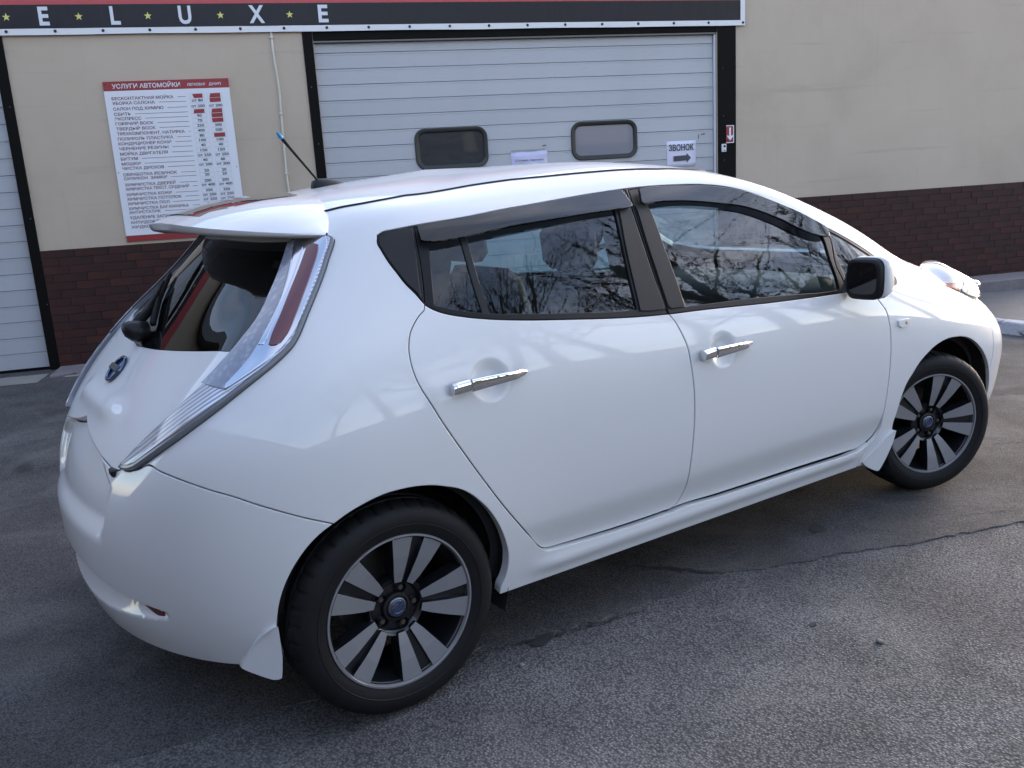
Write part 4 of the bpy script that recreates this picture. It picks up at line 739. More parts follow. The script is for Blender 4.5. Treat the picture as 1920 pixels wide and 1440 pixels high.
def panel_geo(loop, holes=(), within=(), gap=.002, hgap=.002, grid=.03, disp=None, off=0., skirt=.014, bevel=.0025, step=.012, extra=None, sink=.0011, openb=True):
    """-> verts, faces, normals, uv for the right half"""
    base = loop if isinstance(loop, np.ndarray) else resample(loop, step)
    outer = snap(offset(base, -gap), base); loops = [outer]; rings = []
    if bevel: rings.append(snap(offset(base, -gap-bevel), base))
    hl = []
    for h in holes:
        hb = h if isinstance(h, np.ndarray) else resample(h, step)
        ho = snap(offset(hb, hgap), hb); hl.append(ho)
        if bevel: rings.append(snap(offset(hb, hgap+bevel), hb))
    wl = []
    for h in within:
        hb = h if isinstance(h, np.ndarray) else resample(h, step)
        ho = snap(offset(hb, -gap), hb); wl.append(ho)
        if bevel: rings.append(snap(offset(hb, -gap-bevel), hb))
    lo = outer.min(0); hi = outer.max(0)
    gx = np.arange(math.floor(lo[0]/grid)*grid, hi[0]+grid, grid); gy = np.arange(math.floor(lo[1]/grid)*grid, hi[1]+grid, grid)
    X, Y = np.meshgrid(gx, gy); Y = Y+(np.arange(len(gx)) % 2)*grid*.5
    gp = np.stack([X.ravel(), Y.ravel()], 1)
    if extra is not None: gp = np.concatenate([gp, extra])
    gp = gp[(gp[:, 0] > 1e-3) & (gp[:, 0] < SU-1e-3) & (gp[:, 1] > 1e-3) & (gp[:, 1] < SV-1e-3)]
    ins = inside(gp, outer)
    for ho in hl: ins &= ~inside(gp, ho)
    for ho in wl: ins &= inside(gp, ho)
    gp = gp[ins]
    allp = np.concatenate([outer]+hl+wl+rings)
    ok = np.ones(len(gp), bool)
    for k in range(0, len(gp), 2000):
        dd = ((gp[k:k+2000, None, :]-allp[None])**2).sum(2).min(1); ok[k:k+2000] = dd > (grid*.38)**2
    gp = gp[ok]
    V, E = [], []
    for lp in [outer]+hl+wl+rings:
        n0 = len(V); V += [Vector(p) for p in lp]; E += [(n0+i, n0+(i+1) % len(lp)) for i in range(len(lp))]
    V += [Vector(p) for p in gp]
    vo, eo, fo, *_ = delaunay_2d_cdt(V, E, [], 0, 1e-6)
    Q = np.array([tuple(a) for a in vo]); T = np.array([f for f in fo if len(f) == 3])
    cen = Q[T].mean(1); k = inside(cen, outer)
    for ho in hl: k &= ~inside(cen, ho)
    for ho in wl: k &= inside(cen, ho)
    T = T[k]
    used = np.unique(T); rem = -np.ones(len(Q), int); rem[used] = np.arange(len(used)); Q = Q[used]; T = rem[T]
    u, v = np.clip(Q[:, 0]/SU, 0, 1), np.clip(Q[:, 1]/SV, 0, 1)
    P = surf(u, v, disp, off); N = surf_n(u, v, disp, off)
    fn = np.cross(P[T[:, 1]]-P[T[:, 0]], P[T[:, 2]]-P[T[:, 0]]); flip = (fn*N[T].mean(1)).sum(1) < 0
    T[flip] = T[flip][:, ::-1]
    # boundary
    cnt = {}
    for t in T:
        for a, b in ((t[0], t[1]), (t[1], t[2]), (t[2], t[0])): cnt[(a, b)] = 1
    bd = [(a, b) for (a, b) in cnt if (b, a) not in cnt]
    def centre(i): return u[i] < 1e-5 or u[i] > 1-1e-5
    def bot(i): return v[i] < 1e-5 or v[i] > 1-1e-5
    bd = [(a, b) for a, b in bd if not (centre(a) and centre(b)) and not (openb and bot(a) and bot(b))]
    out = np.zeros_like(P); 
    for a, b in bd:
        d = np.cross(P[b]-P[a], N[a]); d /= np.linalg.norm(d)+1e-12; out[a] += d; out[b] += d
    bi = np.where(np.linalg.norm(out, axis=1) > 1e-9)[0]
    out[bi] /= np.linalg.norm(out[bi], axis=1)[:, None]
    P2 = P.copy(); N2 = N.copy()
    if bevel and sink:
        P2[bi] -= N[bi]*sink; N2[bi] = N[bi]+.8*out[bi]; N2[bi] /= np.linalg.norm(N2[bi], axis=1)[:, None]
    verts = [P2]; norms = [N2]; faces = [tuple(t) for t in T]; uvs = [Q]
    if skirt:
        m_ = {i: k for k, i in enumerate(bi)}; n0 = len(P2)
        verts += [P2[bi], P2[bi]-N[bi]*skirt]; norms += [out[bi], out[bi]]; uvs += [Q[bi], Q[bi]]
        nb = len(bi)
        for a, b in bd: faces.append((n0+m_[b], n0+m_[a], n0+nb+m_[a], n0+nb+m_[b]))
    return np.concatenate(verts), faces, np.concatenate(norms), np.concatenate(uvs)
def side_obj(name, geo, material, parent, side):
    P, F, N, Q = geo; P = P.copy(); N = N.copy()
    if side < 0: P[:, 1] *= -1; N[:, 1] *= -1; F = [f[::-1] for f in F]      # right-hand side of the car is y < 0
    return mesh_obj(name, P, F, material, parent, True, N, Q)
def whole_obj(name, geo, material, parent):
    P, F, N, Q = geo; P2 = P*(1, -1, 1); N2 = N*(1, -1, 1); n = len(P)
    return mesh_obj(name, np.concatenate([P, P2]), list(F)+[tuple(i+n for i in f[::-1]) for f in F], material, parent, True, np.concatenate([N, N2]), np.concatenate([Q, Q]))
def solve_uv(fn, tgt, g=(.3, .5)):
    q = np.array(g, float)
    for _ in range(40):
        f0 = fn(q)-tgt; J = np.stack([(fn(q+np.eye(2)[k]*1e-5)-fn(q-np.eye(2)[k]*1e-5))/2e-5 for k in range(2)], 1)
        st = np.linalg.solve(J.T@J+1e-9*np.eye(2), -J.T@f0); st *= min(1, .08/max(1e-9, np.abs(st).max())); q = np.clip(q+st, 0, 1)
    return q
def uv_side(x, z, g=(.35, .45)): return tuple(solve_uv(lambda q: S(q[:1], q[1:])[0][[0, 2]], np.array([x, z]), g))
def uv_rear(h, z, g=(.04, .5)): return tuple(solve_uv(lambda q: S(q[:1], q[1:])[0][[1, 2]], np.array([h, z]), g))
def uv_top(x, h, g=(.8, .6)): return tuple(solve_uv(lambda q: S(q[:1], q[1:])[0][[0, 1]], np.array([x, h]), g))

# ================================================================ THE CAR
car = thing('hatchback_car', 'pearl white five-door hatchback parked at an angle in front of the car wash', 'car', (1.35, 0, 0))
T_ = lambda n: loop_of(n)
_vt = np.linspace(0, 1, 800)
def v_at(u, z):
    P = S(np.full(800, float(u)), _vt); zz = np.maximum.accumulate(P[:, 2]); return float(np.interp(z, zz, _vt))
_ut = np.linspace(.02, .98, 800); _bx = S(_ut, np.zeros(800))[:, 0]
def u_bot(x): return float(np.interp(x, np.maximum.accumulate(_bx), _ut))
def one(p): return [(1.0 if a > .9985 else (0.0 if a < .0015 else a), b) for a, b in p]
ra, fa = T_('rear_arch'), T_('front_arch')
REAR_ARCH = [(ra[0][0], 0)]+ra+[(ra[-1][0], 0)]
FRONT_ARCH = [(u_bot(2.33), 0)]+fa+[(u_bot(3.11), 0)]
DLO, RD, FD = T_('dlo'), T_('rear_door'), T_('front_door')
RG, FG, QG = T_('rear_glass_side'), T_('front_glass_side'), T_('quarter_glass')
LAMP = T_('tail_lamp'); fz = T_('fuzz'); tb = T_('tailgate_bot'); bs = T_('bumper_seam')
vt_gate = v_at(0, .862)
i_in = 24                                    # inner lower tip of the lamp outline
GATE = [(0, vt_gate)]+tb[::-1]+LAMP[i_in:]+[LAMP[0], LAMP[1]]+fz[5:0:-1]+[fz[0], (0, v_at(0, 1.461))]
RWIN = [(0, v_at(0, 1.043))]+T_('rear_glass')+[(0, v_at(0, 1.352))]
RBUMP = [(0, 0), (u_bot(-.12), 0), uv_side(-.06, .56, (.3, .3))]+bs[::-1]+tb+[(0, vt_gate)]
ROOF = [(0, v_at(0, 1.461)), fz[0], fz[1], fz[2]]+T_('roof_side')[1:]+one(T_('roof_front'))+[(1, 1), (0, 1)]
ws = one(T_('windscreen')); rf = one(T_('roof_front'))
WS = ws+[uv_top(2.38, .632), uv_top(2.20, .612, (.75, .7)), uv_top(2.0, .588, (.7, .75)), uv_top(1.82, .552, (.68, .8))]+rf[:1]+rf[1:]
he, hi_, ns = T_('hood_edge'), T_('hl_inner'), one(T_('nose_seam'))
HOOD = ws+he+hi_[1:]+ns[1:]
hlt = T_('headlight'); bsf = T_('bump_seam_front')
hl_front = [uv_top(3.20, .70, (.84, .45)), uv_top(3.26, .61, (.86, .48))]
HEADL = hlt+hl_front+[uv_top(3.16, .56, (.86, .5)), uv_top(3.0, .585, (.82, .52)), uv_top(2.86, .635, (.8, .53)), uv_top(2.77, .685, (.78, .53))]
FBUMP = ns[::-1][:-1]+[hi_[-1]]+hl_front[::-1]+[hlt[-1]]+bsf+[uv_side(2.98, .46, (.72, .3)), (u_bot(2.95), 0), (1, 0)]
ps = T_('pillar_seam')
i0 = 17                                     # front door outline: index of (1610, 845)
FEND = [ps[1], ps[0]]+he+hi_[1:]+hl_front[::-1]+[hlt[-1]]+bsf+[uv_side(2.98, .46, (.72, .3)), (u_bot(2.95), 0), (u_bot(2.125), 0)]+FD[20:34]+[DLO[28], DLO[27], DLO[26], DLO[25], DLO[24], DLO[23]]
SLOT_H = [0, .2, .3, .46, .53, .60]; SLOT_T = [.455, .45, .437, .423, .417, .409]; SLOT_B = [.335, .337, .343, .362, .372, .384]; SLOT_D = [.052, .052, .050, .044, .038, .024]
def d_rbump(P):
    h, z = P[:, 1], P[:, 2]; t = np.interp(h, SLOT_H, SLOT_T); b = np.interp(h, SLOT_H, SLOT_B); D = np.interp(h, SLOT_H, SLOT_D)*sstep(.618, .594, h)
    d = -D*sstep(t+.003, t-.005, z)*np.clip((z-b)/(t-b), 0, 1)**.8
    he_ = np.interp(z, [.55, .73, .80, .84], [.40, .42, .27, .12])
    d -= .026*sstep(he_+.008, he_-.035, h)*sstep(.56, .64, z)
    return np.where(P[:, 0] < 0, d, 0)
def d_gate(P):
    h, z = P[:, 1], P[:, 2]
    return .017*sstep(.32, .16, h)*np.exp(-((z-.895)/.026)**2)
def bowl(P, x0, z0, rx=.072, rz=.068, D=.013):
    r = np.sqrt(((P[:, 0]-x0)/rx)**2+((P[:, 2]-z0)/rz)**2); return -D*sstep(1.0, .30, r)
def d_door(P): return -.016*sstep(.47, .345, P[:, 2])
def d_rdoor(P): return d_door(P)+bowl(P, .335, .932)
def d_fdoor(P): return d_door(P)+bowl(P, 1.285, .872)
def d_body(P):
    x, z = P[:, 0], P[:, 2]
    return .012*np.exp(-((z-.302)/.028)**2)*sstep(.40, .56, x)*sstep(2.2, 2.0, x)
def d_head(P):
    a = np.array([2.93, .695, .945]); b = np.array([3.10, .69, .87]); t = np.clip(((P-a)@(b-a))/((b-a)@(b-a)), 0, 1)
    d = np.linalg.norm(P-(a+t[:, None]*(b-a)), axis=1); return .052*sstep(.150, .03, d)
xs_ = []
for u in np.arange(.002, .17, .0016):
    h = S([u], [v_at(u, .42)])[0][1]
    if h > .63: break
    t, b = np.interp(h, SLOT_H, SLOT_T), np.interp(h, SLOT_H, SLOT_B)
    for z in (t+.006, t+.001, t-.003, t-.008, t-.018, (t+b)/2, b+.004, b-.006): xs_.append((u*SU, v_at(u, z)*SV))
def ringpts(x0, z0, g):
    out = []
    for r_ in (.15, .35, .5, .6, .7, .8, .9, 1.0, 1.1):
        for k in range(30): out.append(tuple(np.array(uv_side(x0+.072*r_*math.cos(k*.2094), z0+.068*r_*math.sin(k*.2094), g))*(SU, SV)))
    return np.array(out)
sill_x = []
for u in np.linspace(u_bot(.30), u_bot(2.25), 90):
    for z in np.arange(.255, .365, .010): sill_x.append((u*SU, v_at(u, z)*SV))
sill_x = np.array(sill_x)
PT = M['paint']
ALL = [GATE, RBUMP, ROOF, WS, HOOD, FBUMP, FEND, RD, FD, DLO, REAR_ARCH, FRONT_ARCH, LAMP, HEADL]
DOM = np.array([(0, 0), (SU, 0), (SU, SV), (0, SV)], float)
whole_obj('body', panel_geo(DOM, ALL, gap=0, hgap=.0015, grid=.032, disp=d_body, bevel=.0025, skirt=.03, extra=sill_x), PT, car)
whole_obj('roof_panel', panel_geo(ROOF, gap=.005, grid=.04), PT, car)
whole_obj('bonnet', panel_geo(HOOD, [HEADL], grid=.035), PT, car)
whole_obj('front_bumper', panel_geo(FBUMP, [HEADL, FRONT_ARCH], grid=.035), PT, car)
gate = whole_obj('tailgate', panel_geo(GATE, [RWIN, LAMP], hgap=.001, grid=.018, disp=d_gate, skirt=.045), PT, car)
whole_obj('rear_bumper', panel_geo(RBUMP, [LAMP, REAR_ARCH], grid=.018, disp=d_rbump, extra=np.array(xs_), skirt=.04), PT, car)
for s_ in (-1, 1):
    pr_ = np.array(T_('fuzz')[2:3]+T_('roof_side')[1:]+one(T_('roof_front'))[:1]); tt = np.linspace(0, len(pr_)-1, 90); uu = np.interp(tt, range(len(pr_)), pr_[:, 0]); vv = np.interp(tt, range(len(pr_)), pr_[:, 1])
    Q_ = surf(uu, vv, None, -.0015); MB().tube([(x, s_*y, z) for x, y, z in Q_], .0058, 8).build('roof_strip', M['rubber'], car, True)
whole_obj('windscreen', panel_geo(WS, gap=.006, grid=.05, off=-.004, skirt=0, bevel=0), M['screen_glass'], car)
rw = whole_obj('rear_window', panel_geo(RWIN, gap=.002, grid=.04, off=-.003, skirt=0, bevel=0), M['rear_glass'], gate)
whole_obj('cabin_lining', panel_geo(DOM*(1, .9), [RWIN, WS, RG, FG, QG, REAR_ARCH, FRONT_ARCH], gap=0, hgap=-.012, grid=.07, off=-.075, skirt=0, bevel=0, step=.04), M['lining'], car)
whole_obj('headliner', panel_geo(np.array([(0, .86*SV), (SU, .86*SV), (SU, .955*SV), (0, .955*SV)]), [RWIN, WS], gap=0, grid=.08, off=-.028, skirt=0, bevel=0), M['lining'], car)
def loft(secs, closed=True):
    b = MB(); n = len(secs[0]); v = [p for s in secs for p in s]; f = []
    for i in range(len(secs)-1):
        for k in range(n if closed else n-1):
            a = i*n+k; c = i*n+(k+1) % n; f.append((a, c, c+n, a+n))
    if closed: f += [tuple(range(n))[::-1], tuple((len(secs)-1)*n+k for k in range(n))]
    return b.add(v, f)
def hwid(x, z): return float(S(*[[q] for q in uv_side(x, z)])[0][1])
g_fend = panel_geo(FEND, [FRONT_ARCH, HEADL, DLO], grid=.032)
g_rd = panel_geo(RD, [DLO], grid=.022, disp=d_rdoor, extra=ringpts(.335, .932, (.25, .4))); g_fd = panel_geo(FD, [DLO], grid=.022, disp=d_fdoor, extra=ringpts(1.285, .872, (.45, .4)))
def shrunk(lp, d): return offset(resample(lp), -d)
g_rdf = panel_geo(RD, [RG], within=[DLO], hgap=-.002, grid=.04, off=-.0015, skirt=.012)
g_fdf = panel_geo(FD, [FG], within=[DLO], hgap=-.002, grid=.04, off=-.0015, skirt=.012)
g_qf = panel_geo(DLO, [RD, FD, QG], hgap=.0015, grid=.04, off=-.0015, skirt=.012)
g_rg = panel_geo(RG, gap=-.004, grid=.05, off=-.008, skirt=0, bevel=0); g_fg = panel_geo(FG, gap=-.004, grid=.05, off=-.008, skirt=0, bevel=0)
g_qg = panel_geo(QG, gap=-.003, grid=.05, off=-.006, skirt=0, bevel=0)
g_div = panel_geo(T_('divider'), gap=0, grid=.03, off=-.003, skirt=.006); g_qt = panel_geo(T_('quarter_trim'), gap=.0, grid=.03, off=.003, skirt=.004)
g_bpr = panel_geo(T_('bpillar_rear'), gap=0, grid=.03, off=.003, skirt=.005); g_bpf = panel_geo(T_('bpillar_front'), gap=0, grid=.03, off=.003, skirt=.005)
def d_vis(P): return .010+.010*sstep(1.43, 1.34, P[:, 2])
g_vr = panel_geo(T_('visor_rear'), gap=0, grid=.02, disp=d_vis, skirt=.008); 
g_vf = panel_geo(T_('visor_front'), gap=0, grid=.02, disp=lambda P: .018+0*P[:, 0], skirt=.008)
g_arch = None
lamp_l = T_('lamp_chrome'); red_l = T_('lamp_red'); ridge_l = T_('lamp_ridge')
LO = .016
g_lamp = panel_geo(LAMP, gap=.0005, grid=.02, off=LO, skirt=.03, bevel=.006, sink=.004)
LIN = offset(resample(LAMP), -.011)
g_lens = panel_geo(LIN, gap=0, grid=.02, off=LO+.0025, skirt=.003, bevel=.002)
GUIDE = LAMP[31:44]+lamp_l[:1]+lamp_l[::-1][:8]
g_guide = panel_geo(GUIDE, gap=.001, grid=.02, off=LO+.0045, skirt=.003, bevel=.002)
g_lchr = panel_geo(lamp_l, gap=0, grid=.02, off=LO+.0055, skirt=.004); g_lred = panel_geo(red_l, gap=0, grid=.02, off=LO+.009, skirt=.005); g_lrid = panel_geo(ridge_l, gap=0, grid=.02, off=LO+.008, skirt=.004)
g_hb = panel_geo(HEADL, gap=.001, grid=.02, off=-.012, disp=d_head, skirt=.03); g_hl = panel_geo(HEADL, gap=.0005, grid=.018, off=.003, disp=d_head, skirt=.01)
AMB = [hlt[2], hlt[3], hlt[4], hlt[5], (hlt[5][0]+.002, hlt[5][1]+.016), (hlt[4][0]-.004, hlt[4][1]+.018), (hlt[3][0]+.002, hlt[3][1]+.011)]
g_amb = panel_geo(AMB, gap=.001, grid=.02, off=-.006, disp=d_head, skirt=.01)
HFR = [hlt[5], hlt[6], hlt[7]]+hl_front+[uv_top(3.16, .60, (.86, .5)), uv_top(3.06, .68, (.83, .48))]
g_hfr = panel_geo(HFR, gap=.004, grid=.02, off=-.006, disp=d_head, skirt=.006)
g_mark = panel_geo(T_('marker'), gap=0, grid=.01, off=.008, skirt=.009, bevel=.002)
g_refl = panel_geo(T_('reflector'), gap=0, grid=.01, off=-.008, skirt=.004)
def handle_geo(x0, x1, z0, z1):
    """pull handle: grip bar standing off the door, closed at its rear by a fixed block"""
    out = []
    for a, b, k in ((x0, x0+.054, 0), (x0+.057, x1, 1)):
        secs = []
        for t in 1-(1-np.linspace(0, 1, 14))**1.8:
            x = a+(b-a)*t; s = (x-x0)/(x1-x0); z = z0+(z1-z0)*s+.004*math.sin(math.pi*s); y = hwid(x, z)
            hh = .0192*(1-.10*s); 
            if k: e = min(1, max(.02, (1-t)*9))**.5; hh *= e*(1-.32*t)
            elif t < .2: hh *= .82+.9*t
            so_ = .030+.008*math.sin(math.pi*min(1, s*1.05)) if k else .031
            if k and s > .8: so_ *= max(.25, 1-(s-.8)*3.2)
            th = (.013 if not k else .013*min(1, max(.05, (1-t)*9))**.5) if k else .03
            sec = []
            for q in range(12):
                an = 2*math.pi*q/12; cy, cz = math.cos(an), math.sin(an)
                cy = math.copysign(abs(cy)**.7, cy); cz = math.copysign(abs(cz)**.7, cz)
                sec.append((x, y+so_-th/2+cy*th/2, z+cz*hh))
            secs.append(sec)
        out.append(secs)
    return out
doors = {}
def smooth3(pts, k=4):
    p = [Vector(q) for q in pts]; n = len(p); out = []
    for i in range(n):
        a, b, c, d = p[i-1], p[i], p[(i+1) % n], p[(i+2) % n]
        for j in range(k):
            t = j/k; out.append(tuple(.5*((2*b)+(c-a)*t*.7+(2*a-5*b+4*c-d)*t*t*0+((c-b)*2-(c-a)*.7)*t*t*(3-2*t)*1.0) if False else b.lerp(c, t)*.5+(.5*((2*b)+(c-a)*t+(2*a-5*b+4*c-d)*t*t+(3*b-a-3*c+d)*t**3))*.5))
    return out
M['lamp_dark'] = mat('dark_lamp_bezel', (.05, .052, .056), .2, .4)
M['bulb'] = mat('pale_amber_bulb', (.55, .30, .20), .3, 0, .5)
M['lamp_bowl'] = mat('bright_lamp_bowl', (.80, .79, .76), .38, 0)
for side, tagname in ((-1, 'right'), (1, 'left')):
    fe = side_obj('front_wing', g_fend, PT, car, side)
    mk = side_obj('side_repeater', g_mark, mat('repeater_lens', (.75, .74, .72), .15, 0, 1), fe, side)
    b = MB().lathe([(0, -.003), (.006, -.003), (.008, 0)], 16); xm = hwid(2.365, .817)
    b.v = [(2.365+x, side*(xm+.0095-y*.3), .817+z) for x, y, z in b.v]; b.build('repeater_bulb', M['bulb'], fe)
    rd = side_obj('rear_door', g_rd, PT, car, side); fd = side_obj('front_door', g_fd, PT, car, side); doors[side] = (rd, fd)
    side_obj('window_frame', g_rdf, M['trim'], rd, side); side_obj('window_frame', g_fdf, M['trim'], fd, side)
    side_obj('window', g_rg, M['side_glass'], rd, side); side_obj('window', g_fg, M['side_glass'], fd, side)
    side_obj('window_divider', g_div, M['plastic'], rd, side)
    side_obj('pillar_cover', g_bpr, M['pillar'], rd, side); side_obj('pillar_cover', g_bpf, M['pillar'], fd, side)
    side_obj('wind_deflector', g_vr, M['smoke'], rd, side); side_obj('wind_deflector', g_vf, M['smoke'], fd, side)
    qf = side_obj('quarter_window_surround', g_qf, M['trim'], car, side)
    side_obj('quarter_window', g_qg, M['side_glass'], qf, side); side_obj('quarter_trim', g_qt, M['plastic'], qf, side)
    for dr, hp in ((rd, (.198, .458, .929, .937)), (fd, (1.168, 1.425, .872, .876))):
        hsecs = handle_geo(*hp)
        for secs, nm in zip(hsecs, ('handle_end', 'handle')):
            b = loft([[(x, side*y, z) for x, y, z in s] for s in secs]); autosmooth(b.build(nm, M['chrome'], dr), 50)
    la = side_obj('tail_lamp', g_lamp, M['gasket'], car, side)
    side_obj('lens', g_lens, M['ribbed'], la, side); side_obj('chrome_bezel', g_lchr, M['satin_chrome'], la, side)
    side_obj('light_guide', g_guide, M['frost'], la, side); side_obj('light_strip', g_lrid, M['satin_chrome'], la, side); side_obj('brake_light', g_lred, M['red_lens'], la, side)
    hb = side_obj('headlight', g_hb, M['lamp_bowl'], car, side); side_obj('headlight_lens', g_hl, M['lens'], hb, side); side_obj('indicator', g_amb, M['amber'], hb, side); side_obj('lamp_bezel', g_hfr, M['lamp_dark'], hb, side)
    for x_, h_, r_ in ((3.12, .725, .026), (3.17, .665, .030)):
        q_ = uv_top(x_, h_, (.84, .46)); c_ = surf(np.array([q_[0]]), np.array([q_[1]]), d_head, -.012)[0]; bm = bmesh.new(); bmesh.ops.create_uvsphere(bm, u_segments=16, v_segments=10, radius=r_)
        MB().add([(v_.co.x+c_[0], v_.co.y+side*c_[1], v_.co.z+c_[2]) for v_ in bm.verts], [[v_.index for v_ in f_.verts] for f_ in bm.faces]).build('projector', M['chrome'], hb, True); bm.free()
    side_obj('rear_reflector', g_refl, M['red_lens'], car, side)
    # mud flaps
    for pts in ([(-.432, .735, .250), (-.418, .755, .29), (-.400, .783, .335), (-.378, .812, .366), (-.358, .824, .380), (-.348, .828, .378), (-.350, .838, .30), (-.358, .838, .240), (-.378, .825, .236), (-.405, .785, .242)],
                [(2.326, .880, .362), (2.305, .879, .360), (2.265, .873, .340), (2.210, .863, .298), (2.148, .850, .254), (2.180, .850, .226), (2.222, .858, .204), (2.238, .865, .204), (2.268, .874, .25), (2.303, .880, .31)]):
        pts = smooth3(pts); n = len(pts); v = [(x, side*(h+.006), z) for x, h, z in pts]+[(x, side*(h-.014), z) for x, h, z in pts]
        autosmooth(MB().add(v, [tuple(range(n)), tuple(range(2*n-1, n-1, -1))]+[(i, i+n, (i+1) % n+n, (i+1) % n) for i in range(n)]).build('mud_flap', PT, car), 40)
    # door mirror: rounded housing, glass facing back, white cap on the outer front
    def msec(x, h0, h1, z0, z1, n=20, p=.45):
        r_ = []
        for k in range(n):
            a = 2*math.pi*k/n; c, s_ = math.cos(a), math.sin(a); c = math.copysign(abs(c)**p, c); s_ = math.copysign(abs(s_)**p, s_)
            r_.append((x+.12*((h0+h1)/2+c*(h1-h0)/2-.94), side*((h0+h1)/2+c*(h1-h0)/2), (z0+z1)/2+s_*(z1-z0)/2))
        return r_
    H0, H1, Z0, Z1 = .868, 1.006, .962, 1.118
    secs = [msec(1.985, H0+.006, H1-.006, Z0+.006, Z1-.006), msec(1.992, H0, H1, Z0, Z1), msec(2.03, H0, H1+.004, Z0, Z1+.002), msec(2.075, H0+.006, H1-.006, Z0+.01, Z1-.006), msec(2.105, H0+.02, H1-.03, Z0+.03, Z1-.024), msec(2.118, H0+.045, H1-.055, Z0+.055, Z1-.05)]
    dm = autosmooth(loft(secs).build('door_mirror', M['plastic'], fd), 60)
    gls = msec(1.9835, H0+.014, H1-.014, Z0+.022, Z1-.012); autosmooth(loft([gls, [(x+.002, y, z) for x, y, z in gls]]).build('mirror_glass', M['gloss_black'], fd))
    cap = []
    for s_ in (msec(2.006, H0+.0, H1+.004, Z0, Z1+.003), msec(2.03, H0-.001, H1+.008, Z0, Z1+.006), msec(2.075, H0+.004, H1-.002, Z0+.008, Z1-.002), msec(2.106, H0+.017, H1-.026, Z0+.027, Z1-.02), msec(2.122, H0+.045, H1-.055, Z0+.055, Z1-.05)):
        cap.append([s_[k] for k in list(range(17, 20))+list(range(0, 10))] if True else s_)
    b = MB(); n = len(cap[0]); b.add([p for s_ in cap for p in s_], [(i*n+k, i*n+k+1, (i+1)*n+k+1, (i+1)*n+k) for i in range(len(cap)-1) for k in range(n-1)])
    c_ = b.build('mirror_cap', PT, fd, True); md = c_.modifiers.new('t', 'SOLIDIFY'); md.thickness = .002; md.offset = 0
    MB().add([(2.02, side*.842, 1.06), (2.075, side*.845, .985), (1.97, side*.852, .985), (2.03, side*.90, 1.02), (2.06, side*.90, .985), (2.0, side*.90, .985)], [(0, 1, 4, 3), (1, 2, 5, 4), (2, 0, 3, 5), (0, 2, 1), (3, 4, 5)]).build('mirror_base', M['plastic'], fd)
    # wheel housings
    for cx, R_ in ((0.0, .375), (2.72, .395)):
        b = MB(); n = 28; prof = [(-.02, .83), (-.02, .50)]
        v = []; f = []
        for k in range(n+1):
            a = math.pi*(-.12+1.24*k/n)
            for y in (.845-.085*max(0, -math.cos(a))*(cx < 1), .45): v.append((cx+R_*math.cos(a), side*y, .33+R_*math.sin(a)))
        for k in range(n): f.append((2*k, 2*k+1, 2*k+3, 2*k+2))
        f.append(tuple(2*k+1 for k in range(n+1)))
        b.add(v, f); b.build('wheel_housing', M['under'], car, True)
# spoiler
def bez(a, b, c, t): return [(1-t)**2*p+2*t*(1-t)*q+t*t*r_ for p, q, r_ in zip(a, b, c)]
secs = []
RT = []
for x_, h_ in ((.128, .0), (.126, .10), (.118, .20), (.104, .30), (.090, .365), (.076, .415)):
    q_ = uv_top(x_, h_, (.03, .8)); RT.append(tuple(S([q_[0]], [q_[1]])[0]))
RT += [(.060, .475, 1.409), (.044, .512, 1.385), (.026, .541, 1.364)]
RT = [(a_, b_ if k_ else 0., c_) for k_, (a_, b_, c_) in enumerate(RT)]; print('roots', [tuple(round(float(v_), 3) for v_ in r_) for r_ in RT])
TP = [(-.290, .0, 1.390), (-.289, .12, 1.390), (-.278, .23, 1.387), (-.240, .345, 1.380), (-.195, .41, 1.375), (-.145, .462, 1.370), (-.085, .508, 1.365), (-.030, .542, 1.361), (.010, .558, 1.358)]
for (r0, tp, k) in zip(RT, TP, range(9)):
    f = 1-k/8; g = (1-k/8)**1.15
    top = (tp[0]-.016*f, tp[1]+.003, tp[2]+.006+.022*f)
    mid = ((r0[0]+tp[0])/2-.045*f, (r0[1]+tp[1])/2, max(r0[2], (r0[2]+top[2])/2+.010)+.012*g); r_ = (r0[0], r0[1], r0[2]+.003)
    sec = [(r0[0]+.004, r0[1], r0[2]-.012)]+[bez(r_, mid, top, t) for t in np.linspace(0, 1, 9)]
    sec += [(tp[0]-.010*f, tp[1]+.004, tp[2]+.006), tp, (tp[0]+.02, tp[1]-.004, tp[2]-.006)]
    un = (max(-.06+.10*(k/8)**2, tp[0]+.02), min(tp[1], .50)*.93, 1.352)
    sec += [bez((tp[0]+.02, tp[1]-.004, tp[2]-.006), (un[0]-.05*f, tp[1]*.97, 1.362), un, t) for t in (.35, .7, 1)]
    secs.append(sec)
full = [[(x, -h, z) for x, h, z in s] for s in secs[::-1]]+[[(x, h, z) for x, h, z in s] for s in secs[1:]]
sp = loft(full, closed=False).build('spoiler', PT, car); autosmooth(sp, 40)
# solar cell panel lying in the top of the spoiler
sv = []
for k in range(5):
    for j in range(9):
        hsel = -.23+.46*j/8; s = np.interp(abs(hsel), [t_[1] for t_ in RT[:6]], range(6)); a, b = int(s), min(int(s)+1, 8); t = s-a
        q = 1.8+k*1.5; i0_, i1_ = int(q), int(q)+1; tt = q-i0_
        pa = np.array(secs[a][i0_])*(1-tt)+np.array(secs[a][i1_])*tt; pb = np.array(secs[b][i0_])*(1-tt)+np.array(secs[b][i1_])*tt; p = pa*(1-t)+pb*t
        sv.append((p[0], -hsel, p[2]+.004))
mesh_obj('solar_panel', sv, [(k*9+j, k*9+j+1, k*9+j+10, k*9+j+9) for k in range(4) for j in range(8)], mat('solar_cell_glass', (.02, .018, .022), .06, 0, 1), sp, True)
